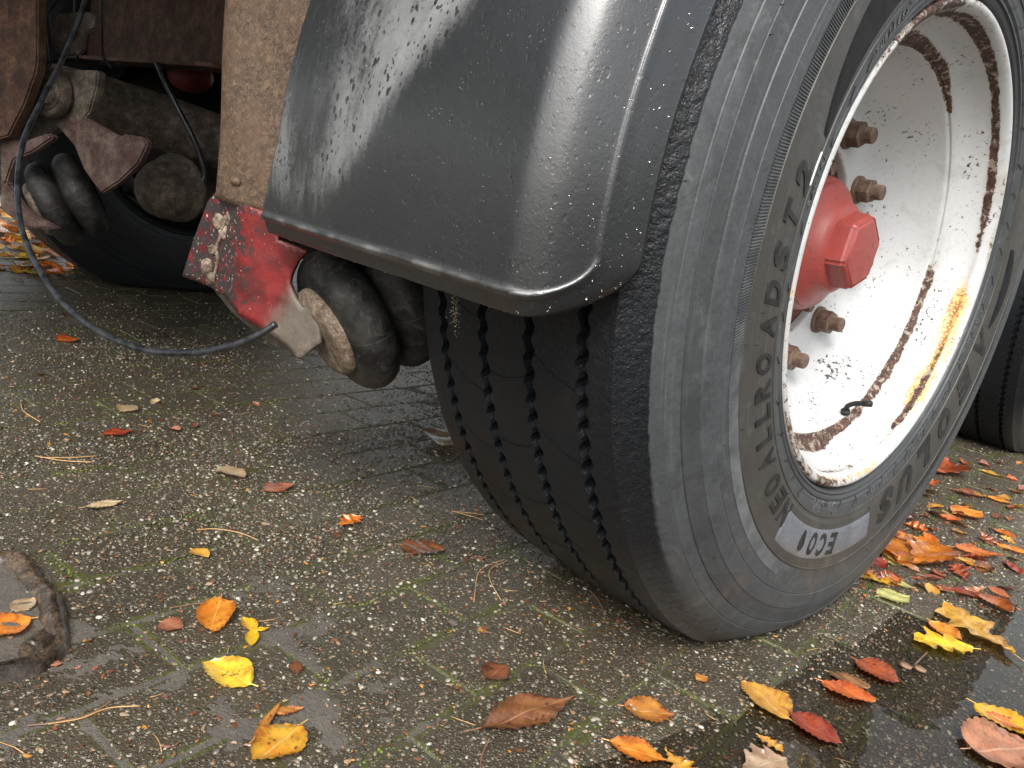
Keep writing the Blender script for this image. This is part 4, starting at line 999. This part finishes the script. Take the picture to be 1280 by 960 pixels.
# frame rails and floor overhead keep the underside dark
bm = bmesh.new(); box(bm, (-1.30, 1.9, .98), (.10, 5.0, .26)); box(bm, (-.75, 1.9, .98), (.10, 5.0, .26)); box(bm, (-2.42, 0.0, 1.06), (.03, 6.0, .20)); bm_obj('frame_rail', bm, M_BLACK, trailer, smooth=False)
bm = bmesh.new(); box(bm, (-1.405, 1.85, 1.19), (1.91, 6.3, .06)); box(bm, (-1.65, -2.5, 1.19), (1.42, 2.396, .06)); bm_obj('trailer_floor', bm, M_BLACK, trailer, smooth=False)

# ------------------------------------------------------------------ copies of the wheel: across the axle and on the axle behind
def copy_wheel(loc, rotz, keep=('tyre', 'hub')):
    w = wheel.copy(); col.objects.link(w); w.parent = trailer; w.location = loc; w.rotation_euler = (0, 0, rotz); w.name = 'wheel'
    for ch in [c for c in wheel.children if c.name.split('.')[0] in keep]:
        c = ch.copy(); col.objects.link(c); c.parent = w
    return w
w2 = copy_wheel((-2.49, 0.04, RH), PI); w2['label'] = 'dark wheel across the axle'
w3 = copy_wheel((-.155, 2.05, RH), 0); w3['label'] = 'dark wheel on the axle behind'
bm = bmesh.new(); bmesh.ops.create_cone(bm, cap_ends=True, segments=64, radius1=.215, radius2=.215, depth=.18, matrix=Matrix.Translation((-2.24, .04, RH)) @ Matrix.Rotation(PI/2, 4, 'Y')); bm_obj('brake_drum', bm, M_BLACK, trailer)
bm = bmesh.new(); bmesh.ops.create_cone(bm, cap_ends=True, segments=64, radius1=.215, radius2=.215, depth=.16, matrix=Matrix.Translation((-.27, 0, RH)) @ Matrix.Rotation(PI/2, 4, 'Y')); bm_obj('brake_drum', bm, M_BLACK, trailer)

# ------------------------------------------------------------------ leaves
def leaf_mesh(kind, L, wr, r2, curl=.25, petiole=True):
    """leaf lying in xy, base at -L/2, tip at +L/2; returns verts, faces, uv per vertex"""
    nt, nv = 44, 10; V = []; F = []; U = []
    tw = r2.uniform(-1, 1); ph = r2.uniform(0, 6)
    for i in range(nt+1):
        t = i/nt
        if kind == 'ovate': w = math.sin(PI*t**.80)**.80
        elif kind == 'round': w = math.sin(PI*t**.72)**.62
        elif kind == 'lance': w = math.sin(PI*t**.9)**1.15
        elif kind == 'oak': w = math.sin(PI*t**1.1)**.6*(.74+.26*math.cos(t*2*PI*3.6+.4)) 
        else: w = math.sin(PI*t)**.8
        w = max(w, .012)*L*wr/2
        for k in range(nv+1):
            v = -1+2*k/nv
            ser = 1+(.035*math.sin(t*60+v*2) if abs(v) > .9 else 0) if kind != 'oak' else 1+.10*math.sin(t*17*(1 if v > 0 else .85)+(1 if v > 0 else 0))*abs(v)
            x = (t-.5)*L + (.10*L*abs(v)*w/(L*wr/2+1e-6)*(.8 if kind != 'oak' else 1.6)*(1-t)*.5)
            y = v*w*ser + .05*L*math.sin(t*PI)*tw
            rip = .010*L*math.sin((t*9-abs(v)*1.6)*2*PI)*abs(v)
            z = curl*L*wr*.35*(v*v)*math.sin(PI*t) + curl*L*.22*(2*t-1)**2*(.5+.5*tw) + rip + .022*L*math.sin(t*5+ph+v*2) + .012*L*math.sin(t*13+ph*2+v*5)
            V.append((x, y, z)); U.append((t, v))
    for i in range(nt):
        for k in range(nv): b = i*(nv+1)+k; F.append((b, b+1, b+nv+2, b+nv+1))
    if petiole:
        b0 = len(V); pl = L*.16; z0 = V[nv//2][2]
        for i in range(4):
            t = i/3
            for k in range(4):
                a = k*PI/2; V.append((-L/2-pl*t+.002, .0007*math.cos(a)+.02*L*t*t*tw, z0+.0007*math.sin(a)-.0*t)); U.append((0.0, 0.0))
        for i in range(3):
            for k in range(4): F.append((b0+i*4+k, b0+i*4+(k+1) % 4, b0+i*4+4+(k+1) % 4, b0+i*4+4+k))
    return V, F, U
def mk_leaf(name, kind, L, wr, mat, seed, curl=.25, petiole=True):
    V, F, U = leaf_mesh(kind, L, wr, random.Random(seed), curl, petiole)
    zmin = min(v[2] for v in V); V = [(x, y, z-zmin) for x, y, z in V]
    o = mesh_obj(name, V, F, mat); uv = o.data.uv_layers.new(name='UVMap'); li = np.zeros(len(o.data.loops), dtype=np.int32); o.data.loops.foreach_get('vertex_index', li)
    uv.data.foreach_set('uv', np.array(U)[li].astype(np.float32).ravel()); return o
def put_leaf(x1, y1, x2, y2, wr, kind, mat, label, curl=.25, lift=0.0008, group=None, pet=True, tilt=0.0):
    a, b = onz((x1, y1)), onz((x2, y2)); c = (a+b)/2; d = b-a; L = d.length
    o = mk_leaf('leaf', kind, L, wr, ML[mat], int(x1*7+y1), curl, pet)
    z = max(hgt(c.x, c.y), WZ if sdist(c.x, c.y) > .02 else -1)+lift+.0006
    o.location = (c.x, c.y, z); o.rotation_euler = (tilt+rng.uniform(-.04, .04), rng.uniform(-.03, .03), math.atan2(d.y, d.x))
    tag(o, label, 'leaf', group); return o
LV = [
 (313, 861, 252, 832, .72, 'ovate', 'yellow', 'yellow oval leaf with brown spots below the bright lemon three-pronged scrap', .30),
 (276, 752, 264, 796, .56, 'round', 'orange', 'rounded orange-brown leaf just left of the lemon three-pronged scrap', .25),
 (201, 780, 228, 788, 1.1, 'round', 'pink', 'small dull tan leaf left of the rounded orange-brown leaf', .15),
 (376, 912, 313, 958, .72, 'ovate', 'yellow', 'yellow leaf freckled with brown at the bottom edge beneath two winged seeds', .30),
 (38, 779, -40, 798, .85, 'ovate', 'orange', 'large glossy orange leaf lying inside the rusty iron dish', .30),
 (16, 768, 44, 752, .85, 'ovate', 'pale', 'pale beige leaf behind the orange leaf in the iron dish', .2),
 (598, 919, 716, 883, .36, 'lance', 'brown', 'long narrow brown leaf with pale midrib and dark blotches, bottom centre', .18),
 (606, 850, 632, 834, .85, 'ovate', 'brown', 'small dark brown oval leaf above the long narrow leaf', .2),
 (779, 884, 842, 896, .80, 'ovate', 'gold', 'golden beech leaf with pleated veins above the glossy orange leaf', .22),
 (762, 926, 834, 950, .58, 'ovate', 'orange', 'bright glossy orange leaf overlapping a yellow one at the bottom', .35),
 (834, 940, 868, 972, .9, 'oak', 'yellow', 'yellow leaf cut by the bottom edge touching the glossy orange leaf', .2),
 (986, 898, 927, 852, .80, 'ovate', 'gold', 'tan-orange beech leaf touching the tip of a dark rusty leaf', .30),
 (986, 890, 1052, 930, .72, 'ovate', 'red', 'dark rusty leaf floating at the puddle rim beside the tan-orange beech leaf', .25),
 (948, 918, 980, 938, .75, 'oak', 'gold', 'small crumpled golden leaf scrap below the tan-orange beech leaf', .35),
 (930, 962, 982, 950, .9, 'oak', 'pale', 'pale lobed leaf cut by the bottom edge right of centre', .2),
 (1070, 824, 1124, 852, .95, 'round', 'red', 'rounded red-brown wet leaf beside two curled seed husks in the puddle', .28),
 (1036, 840, 1088, 858, .60, 'ovate', 'brown', 'brown sunken leaf partly under the bright orange leaf in the puddle', .05),
 (1026, 854, 1094, 878, .66, 'ovate', 'orange', 'bright orange leaf with pleated veins floating in the puddle', .25),
 (1216, 884, 1300, 926, .80, 'ovate', 'lemon', 'large yellow leaf at the right edge under a glossy orange one', .30),
 (1228, 894, 1300, 914, .45, 'ovate', 'orange', 'glossy orange leaf lying on the large yellow leaf at the right edge', .30),
 (1212, 936, 1296, 936, .85, 'round', 'pink', 'pinkish-brown wet leaf below the yellow leaf at the right edge', .35),
 (1216, 812, 1142, 800, .80, 'oak', 'lemon', 'golden-yellow lobed leaf with its twig stalk in the puddle', .15),
 (1162, 776, 1202, 802, .70, 'ovate', 'orange', 'orange leaf tucked behind the golden-yellow lobed leaf', .3),
 (1268, 820, 1178, 756, .62, 'oak', 'gold', 'long ochre lobed oak leaf in the puddle right of the golden one', .15),
 (1062, 712, 1112, 734, .75, 'ovate', 'lemon', 'bright yellow leaf poking out from under the big tyre', .25),
 (1098, 748, 1136, 748, .75, 'ovate', 'green', 'pale yellow-green leaf lying flat near the bright yellow one', .12),
 (1048, 722, 1064, 734, .8, 'ovate', 'green', 'tiny pale leaf left of the bright yellow leaf under the tyre', .2),
 (1112, 728, 1144, 738, .50, 'ovate', 'green', 'slim whitish leaf right of the bright yellow leaf', .2),
 (1100, 688, 1134, 712, .85, 'round', 'gold', 'curled tan leaf at the left of the leaf heap behind the tyre', .5),
 (1146, 676, 1120, 706, .9, 'round', 'orange', 'standing orange-brown leaf in the middle of the leaf heap', .5),
 (1140, 700, 1176, 690, .85, 'oak', 'gold', 'lobed tan leaf at the right of the leaf heap', .45),
 (1112, 668, 1146, 682, .7, 'ovate', 'pink', 'pinkish leaf at the top of the leaf heap', .4),
 (1096, 716, 1130, 730, .75, 'ovate', 'red', 'red-brown leaf at the foot of the leaf heap', .3),
 (1108, 704, 1128, 700, .8, 'round', 'green', 'small grey-green leaf lying on the foot of the leaf heap', .2),
 (1192, 688, 1252, 700, .50, 'ovate', 'orange', 'long orange-red leaf right of the leaf heap', .35),
 (1196, 700, 1242, 716, .50, 'ovate', 'gold', 'tan-orange leaf just below the long orange-red leaf', .3),
 (1238, 662, 1270, 676, .60, 'ovate', 'orange', 'small orange leaf above the long orange-red leaf', .3),
 (1246, 682, 1288, 696, .65, 'ovate', 'orange', 'orange leaf at the right edge beside the wet ground', .3),
 (1188, 736, 1228, 750, .75, 'ovate', 'red', 'wet red leaf at the shore left of the brown-red leaf', .3),
 (1222, 744, 1266, 768, .9, 'round', 'red', 'shiny brown-red leaf at the waterline at right', .4),
 (1188, 612, 1214, 622, .55, 'ovate', 'brown', 'brown leaf with a yellow margin behind the tyre at upper right', .3),
 (1206, 616, 1236, 624, .75, 'ovate', 'gold', 'golden leaf next to the brown one with a yellow margin', .3),
 (1232, 622, 1264, 632, .55, 'ovate', 'orange', 'orange leaf right of the golden leaf at upper right', .3),
 (1194, 646, 1226, 646, .80, 'ovate', 'orange', 'flat orange leaf between the upper right leaves and the heap', .25),
 (1164, 592, 1184, 582, .9, 'ovate', 'red', 'dark orange leaf against the rear of the big tyre', .4),
 (1226, 590, 1256, 598, .65, 'ovate', 'gold', 'small brown-gold leaf below the dark rear wheel', .3),
 (239, 690, 261, 699, .8, 'round', 'gold', 'small crumpled tan leaf above the rounded orange-brown leaf', .4),
 (368, 830, 372, 846, .7, 'ovate', 'brown', 'tiny brown leaf right of the yellow spotted leaf', .3),
 (62, 835, 78, 833, .7, 'ovate', 'pink', 'tiny cream and red leaf scrap below the iron dish', .3),
 (74, 428, 96, 424, .8, 'round', 'orange', 'small orange-brown leaf in the shade inside the hose loop', .4),
 (150, 516, 166, 508, .8, 'ovate', 'pale', 'pale leaf scrap in the shade below the hose loop', .3),
 (128, 544, 168, 540, .5, 'ovate', 'red', 'half red, half grey leaf lying on the left paving', .3),
 (104, 638, 152, 630, .35, 'ovate', 'pale', 'slim cream leaf on the left paving', .3),
 (272, 588, 306, 600, .8, 'round', 'pale', 'crushed cream and red leaf on the left paving', .3),
 (330, 616, 366, 608, .6, 'round', 'pink', 'crushed pinkish leaf right of the cream and red one', .3),
 (424, 660, 450, 650, .8, 'oak', 'orange', 'small torn orange-brown leaf in the middle of the paving', .5),
 (500, 684, 556, 690, .75, 'round', 'brown', 'mushy brown leaf remains in the middle of the paving', .1),
 (553, 565, 570, 545, .8, 'ovate', 'pale', 'pale scrap of leaf beside the tyre at its left edge', .4),
 (716, 668, 734, 662, .7, 'ovate', 'pale', 'grey leaf scrap at the foot of the tyre tread', .3),
 (870, 850, 884, 848, .9, 'round', 'gold', 'tiny round golden leaf between the tyre and the beech leaf', .2),
]
for e in LV: put_leaf(*e[:8], curl=e[8])
# three-pronged lemon scrap
a = onz((316, 790)); bm = bmesh.new()
parts = [((316, 792), (312, 812), .45), ((316, 792), (336, 788), .4), ((316, 792), (303, 776), .6)]
V = []; F = []; U = []
for (q0, q1, w) in parts:
    p, q = onz(q0), onz(q1); d = q-p; L = d.length*1.05; v, f, u = leaf_mesh('ovate', L, w, random.Random(int(q1[0])), .3, False); b = len(V); an = math.atan2(d.y, d.x); c = (p+q)/2
    V += [(c.x-a.x+x*math.cos(an)-y*math.sin(an), c.y-a.y+x*math.sin(an)+y*math.cos(an), z+.002) for x, y, z in v]; F += [tuple(b+k for k in g) for g in f]; U += u
o = mesh_obj('leaf', V, F, ML['lemon']); uv = o.data.uv_layers.new(name='UVMap'); li = np.zeros(len(o.data.loops), dtype=np.int32); o.data.loops.foreach_get('vertex_index', li); uv.data.foreach_set('uv', np.array(U)[li].astype(np.float32).ravel())
o.location = (a.x, a.y, hgt(a.x, a.y)+.001); tag(o, 'small bright lemon-yellow three-pronged leaf scrap on the left paving', 'leaf')
# winged seeds
for (x1, y1, x2, y2, lab) in ((341, 893, 379, 888, 'upper tan winged seed with a rounded wing near the bottom left'), (316, 936, 350, 886, 'narrow upright tan winged seed beside the rounded one')):
    o = put_leaf(x1, y1, x2, y2, .45 if y1-y2 < 20 else .16, 'ovate', 'gold', lab, curl=.3); o.name = 'winged_seed'; o['category'] = 'seed'
# small individual leaves in and around the heap
def scat(n, box_, sizes, mats, label, group, kinds=('ovate', 'round', 'oak'), seed=1, maxpx=None):
    r2 = random.Random(seed)
    for k in range(n):
        q = (r2.uniform(box_[0], box_[2]), r2.uniform(box_[1], box_[3])); p = onz(q)
        L = r2.uniform(*sizes); kd = r2.choice(kinds); mt = r2.choice(mats); o = mk_leaf('leaf', kd, L, r2.uniform(.55, .95), ML[mt], seed*100+k, r2.uniform(.3, .9), r2.random() < .4)
        cn = {'red': 'red-brown', 'brown': 'dark brown', 'pink': 'pinkish-brown', 'orange': 'orange', 'gold': 'golden-tan', 'pale': 'pale beige', 'yellow': 'yellow'}[mt]
        sn = 'tiny' if L < sizes[0]+.33*(sizes[1]-sizes[0]) else ('small' if L < sizes[0]+.66*(sizes[1]-sizes[0]) else 'larger'); kn = {'ovate': 'pointed', 'round': 'rounded', 'oak': 'lobed'}[kd]
        lab_k = '%s %s %s leaf %s' % (sn, cn, kn, label)
        o.location = (p.x, p.y, max(hgt(p.x, p.y), WZ if sdist(p.x, p.y) > .02 else -1)+.001); o.rotation_euler = (r2.uniform(-.3, .3), r2.uniform(-.3, .3), r2.uniform(0, 6.28))
        tag(o, lab_k, 'leaf', group)
scat(46, (1085, 640, 1270, 745), (.022, .05), ['red', 'brown', 'pink', 'orange', 'gold', 'brown', 'red', 'pink'], 'in the litter right of the big tyre', 'small leaves in the litter right of the tyre', seed=5)
scat(26, (1120, 575, 1300, 650), (.025, .05), ['red', 'brown', 'pink', 'orange', 'gold', 'brown'], 'on the ground in front of the rear wheel', 'small leaves before the rear wheel', seed=6)
scat(110, (-40, 258, 120, 345), (.05, .10), ['orange', 'gold', 'pale', 'yellow', 'brown', 'orange', 'gold'], 'on the lit ground beyond the far wheel', 'leaves beyond the far wheel', seed=7)
scat(15, (10, 340, 330, 560), (.016, .034), ['pale', 'brown', 'gold', 'brown', 'pink'], 'on the shaded paving left of the tyre', 'leaf scraps on the shaded paving', seed=8)
# fine litter: countless scraps of leaf
def litter():
    r2 = random.Random(21)
    mats = ['brown', 'red', 'gold', 'pale', 'pink', 'orange']; buck = {k: ([], [], []) for k in mats}
    zones = [(1500, (0, 380, 1280, 960), (.003, .009)), (260, (560, 640, 960, 800), (.003, .011)), (260, (1060, 600, 1290, 760), (.004, .016)), (240, (0, 400, 420, 560), (.004, .013)), (160, (240, 560, 700, 700), (.004, .012))]
    for n, b, sz in zones:
        for _ in range(n):
            q = (r2.uniform(b[0], b[2]), r2.uniform(b[1], b[3])); p = onz(q)
            if p.x < -3 or p.y > 3: continue
            L = r2.uniform(*sz); w = L*r2.uniform(.25, .8); a = r2.uniform(0, 6.28); h = hgt(p.x, p.y)+.0012; m = r2.choice(['brown', 'brown', 'brown', 'pink', 'brown', 'gold', 'pale', 'pale', 'orange'][:9 if n > 200 and b[0] > 1000 else 8]); V, F, U = buck[m]
            i0 = len(V); pts = [(-1, 0), (-.4, -.9), (.5, -.7), (1, 0), (.45, .8), (-.5, .75)]
            for (u, v) in pts:
                u *= r2.uniform(.7, 1.1); v *= r2.uniform(.6, 1.1)
                V.append((p.x+(u*L*math.cos(a)-v*w*math.sin(a))/2, p.y+(u*L*math.sin(a)+v*w*math.cos(a))/2, h+r2.uniform(-.0004, .0016))); U.append((u*.5+.5, v))
            V.append((p.x, p.y, h+.0012)); U.append((.5, .1))
            for k in range(6): F.append((i0+k, i0+(k+1) % 6, i0+6))
    for m, (V, F, U) in buck.items():
        o = mesh_obj('leaf_litter', V, F, ML[m]); uv = o.data.uv_layers.new(name='UVMap'); li = np.zeros(len(o.data.loops), dtype=np.int32); o.data.loops.foreach_get('vertex_index', li); uv.data.foreach_set('uv', np.array(U)[li].astype(np.float32).ravel()); tag(o, kind='stuff')
litter()
# pine needles and twigs one can pick out
def strand(px, rad, mat, name, label, cat, lift=.002):
    pts = []
    for q in px:
        p = onz(q); pts.append(Vector((p.x, p.y, hgt(p.x, p.y)+lift)))
    c = pts[0].copy(); bm = bmesh.new(); tube(bm, [p-c for p in spline(pts, 8)], rad, 6); o = bm_obj(name, bm, mat, None, loc=c); tag(o, label, cat); return o
strand([(592, 754), (597, 720), (610, 708), (632, 700)], .0007, M_NEEDLE, 'pine_needle', 'left needle of the curved orange pair left of the tyre', 'pine needle')
strand([(626, 752), (612, 726), (614, 712), (634, 702)], .0007, M_NEEDLE, 'pine_needle', 'right needle of the curved orange pair left of the tyre', 'pine needle')
strand([(246, 664), (270, 663), (300, 668), (322, 677)], .0008, M_NEEDLE, 'pine_needle', 'long pale pine needle above the rounded orange-brown leaf', 'pine needle')
strand([(44, 571), (80, 577), (116, 579)], .0009, M_NEEDLE, 'pine_needle', 'lower of two straight needles on the far left paving', 'pine needle')
strand([(50, 573), (90, 573), (122, 571)], .0009, M_NEEDLE, 'pine_needle', 'upper of two straight needles on the far left paving', 'pine needle')
strand([(564, 640), (584, 642), (606, 645)], .0008, M_NEEDLE, 'pine_needle', 'upper of two short needles beside the tread', 'pine needle')
strand([(566, 640), (584, 645), (604, 651)], .0008, M_NEEDLE, 'pine_needle', 'lower of two short needles beside the tread', 'pine needle')
strand([(26, 505), (30, 515), (50, 528)], .0009, M_NEEDLE, 'pine_needle', 'bent needle near the left edge in the shade', 'pine needle')
strand([(34, 911), (70, 907), (110, 897), (140, 880)], .0010, M_TWIG, 'twig', 'thin brown twig curving across the mud at lower left', 'twig')
strand([(60, 909), (100, 902), (135, 889), (175, 886)], .0007, M_NEEDLE, 'pine_needle', 'long needle lying along the brown twig at lower left', 'pine needle')
strand([(212, 763), (240, 758), (262, 755)], .0009, M_TWIG, 'twig', 'short reddish twig leading to the rounded orange-brown leaf', 'twig')
strand([(736, 738), (748, 752), (756, 768)], .0009, M_TWIG, 'twig', 'short reddish twig by the foot of the tread', 'twig')
strand([(612, 924), (602, 946), (600, 962)], .0009, M_TWIG, 'twig', 'thin stalk hanging below the long narrow leaf', 'twig')
strand([(1140, 832), (1150, 822), (1160, 812)], .0012, M_TWIG, 'twig', 'pale twig stalk between the husks and the golden lobed leaf', 'twig', .004)
for q, s, lab in (((1132, 830), .007, 'left curled seed husk floating in the puddle'), ((1150, 834), .007, 'right curled seed husk floating in the puddle'), ((566, 780), .006, 'pale grey snail-like pebble husk on the paving')):
    bm = bmesh.new(); bmesh.ops.create_icosphere(bm, subdivisions=3, radius=s, matrix=Matrix.Diagonal((1.2, .8, .5, 1)))
    for v in bm.verts: v.co *= 1+.25*mnoise.noise(v.co*300)
    p = onz(q); o = bm_obj('seed_husk', bm, M_TWIG if q[0] > 600 else M_MUD, None, loc=(p.x, p.y, max(WZ, hgt(p.x, p.y))+.002)); tag(o, lab, 'seed husk')
def needles():
    r2 = random.Random(9); bm = bmesh.new()
    for _ in range(60):
        p = onz((r2.uniform(0, 1150), r2.uniform(400, 960)))
        if p.x < -2.5: continue
        a = r2.uniform(0, 6.28); L = r2.uniform(.012, .035); z = hgt(p.x, p.y)+.0016; k = r2.uniform(-.3, .3)
        tube(bm, [p+Vector((math.cos(a+k*t)*L*t, math.sin(a+k*t)*L*t, z-p.z)) for t in (-.5, -.2, .2, .5)], .0005, 4)
    o = bm_obj('needle_litter', bm, M_NEEDLE); tag(o, kind='stuff')
needles()
def moss_tufts():
    r2 = random.Random(4); bm = bmesh.new(); m = Mat('bright moss'); f = m.noise(300, 3, co=m.W)
    m.p(Base_Color=m.mix(f, (0.07, 0.10, 0.012), (0.22, 0.27, 0.035)), Roughness=.7, Normal=m.bump(f, 1, .002))
    n = 0
    for (vz, dd, c) in cells[:240]:
        if mnoise.noise(Vector((c.x*2.3, c.y*2.3, 3))) < -.05: continue
        for s in range(int(46)):
            side = r2.random() < .6; t = r2.uniform(-.5, .5)
            q = c + (e1*.05*r2.choice((-1, 1))+e2*(t*.2) if side else e2*.1*r2.choice((-1, 1))+e1*(t*.1)) + Vector((r2.gauss(0, .0022), r2.gauss(0, .0022)))
            if mnoise.noise(Vector((q.x*9, q.y*9, 7))) < -.08 or sdist(q.x, q.y) > 0: continue
            bmesh.ops.create_icosphere(bm, subdivisions=1, radius=r2.uniform(.0008, .0020), matrix=Matrix.Translation((q.x, q.y, hgt(q.x, q.y)-.0012+r2.uniform(-.001, .0006))) @ Matrix.Diagonal((1, 1, .7, 1))); n += 1
    o = bm_obj('moss', bm, m.m); tag(o, kind='stuff')
moss_tufts()

# ------------------------------------------------------------------ rusty iron dish at the left edge
def build_dish():
    c = onz((-62, 790)); m = mat_rust('wet rusty iron', (0.010, 0.008, 0.007), (0.045, 0.032, 0.022), (0.16, 0.115, 0.075), 45, .14, .0009)
    root = bpy.data.objects.new('iron_dish', None); col.objects.link(root); root.location = (c.x, c.y, 0); tag(root, 'wet rusty iron dish with a raised wavy rim at the left edge', 'iron dish')
    out = [onz(q)-Vector((c.x, c.y, 0)) for q in [(-60, 700), (0, 703), (24, 704), (45, 730), (62, 748), (70, 775), (74, 800), (66, 822), (40, 838), (0, 848), (-60, 862), (-150, 850), (-190, 780), (-150, 710)]]
    ring = spline(out+[out[0]], 10)[:-1]; n = len(ring)
    # rim: a rounded bar following the outline, wavy
    prof = [(-.015, .000), (-.013, .006), (-.008, .0125), (-.002, .0145), (.004, .0130), (.008, .0085), (.010, .003), (.013, .000)]
    V = []; F = []; k = len(prof)
    for i, p in enumerate(ring):
        t = (ring[(i+1) % n]-ring[i-1]).normalized(); nn = Vector((t.y, -t.x, 0))
        if nn.dot(p) < 0: nn = -nn
        wv = 1+.12*math.sin(i*.16)+.10*mnoise.noise(p*60)
        for (o_, z) in prof:
            q = p+nn*(o_*(.95+.35*mnoise.noise(p*45))); V.append((q.x, q.y, z*wv+.0016*mnoise.noise(q*70)-.001))
    for i in range(n):
        for j in range(k-1): F.append((i*k+j, ((i+1) % n)*k+j, ((i+1) % n)*k+j+1, i*k+j+1))
    recalc(mesh_obj('rim', V, F, m, root))
    # bottom of the dish, muddy
    V = [(0, 0, .0022)]; F = []
    for s in (.35, .7, .97):
        for p in ring: V.append((p.x*s, p.y*s, .0022+.0012*mnoise.noise(Vector((p.x*s*60, p.y*s*60, 0)))))
    for i in range(n): F.append((0, 1+i, 1+(i+1) % n))
    for r_ in range(2):
        for i in range(n): F.append((1+r_*n+i, 1+r_*n+(i+1) % n, 1+(r_+1)*n+(i+1) % n, 1+(r_+1)*n+i))
    recalc(mesh_obj('dish_floor', V, F, M_MUD, root))
    # lug standing inside the rim
    a, b = onz((34, 826))-Vector((c.x, c.y, 0)), onz((62, 806))-Vector((c.x, c.y, 0)); d = b-a; mid = (a+b)/2
    bm = bmesh.new(); box(bm, (0, 0, 0), (d.length, .024, .017))
    bmesh.ops.subdivide_edges(bm, edges=bm.edges[:], cuts=3, use_grid_fill=True)
    for v in bm.verts:
        if v.co.z > 0: v.co.x *= .82; v.co.y *= .7
        v.co += Vector([mnoise.noise(v.co*130+Vector((k*9, 0, 0)))*.0022 for k in range(3)])
    bmesh.ops.bevel(bm, geom=[e for e in bm.edges if len(e.link_faces) == 2 and e.calc_face_angle(0) > .8], offset=.002, segments=2, affect='EDGES')
    bm_obj('lug', bm, m, root, loc=(mid.x, mid.y, .0085), rot=(0, 0, math.atan2(d.y, d.x)))
build_dish()

# ------------------------------------------------------------------ hedge far beyond the trailer
def build_hedge():
    r2 = random.Random(12); V = []; F = []
    m = mat_simple('hedge leaves', (0.035, 0.055, 0.012), (0.09, 0.12, 0.022), 3, (0.4, 0.6)); mb = mat_simple('hedge twigs', (0.03, 0.02, 0.012), (0.06, 0.045, 0.03), 5)
    root = bpy.data.objects.new('hedge', None); col.objects.link(root); root.location = (-8.5, 1, 0); tag(root, 'dark green hedge far beyond the trailer on the left', 'hedge')
    for _ in range(14000):
        y = r2.uniform(-6, 9); z = r2.uniform(.15, 2.2); x = r2.gauss(0, .25+.1*math.sin(y*2)); s = r2.uniform(.02, .05)
        c = Vector((x, y, z+.15*mnoise.noise(Vector((y, z, 0))))); u = Vector((r2.gauss(0, 1), r2.gauss(0, 1), r2.gauss(0, 1))).normalized(); v = u.orthogonal().normalized()
        b = len(V); V += [c-u*s, c-v*s*.5, c+u*s, c+v*s*.5]; F.append((b, b+1, b+2, b+3))
    mesh_obj('foliage', V, F, m, root, smooth=False)
    bm = bmesh.new()
    for k in range(40):
        y = -6+15*k/40; tube(bm, [Vector((0, y, 0)), Vector((r2.uniform(-.1, .1), y+r2.uniform(-.2, .2), 1.0)), Vector((r2.uniform(-.2, .2), y+r2.uniform(-.4, .4), 1.9))], [.02, .014, .006], 6)
    bm_obj('branches', bm, mb, root)
build_hedge()
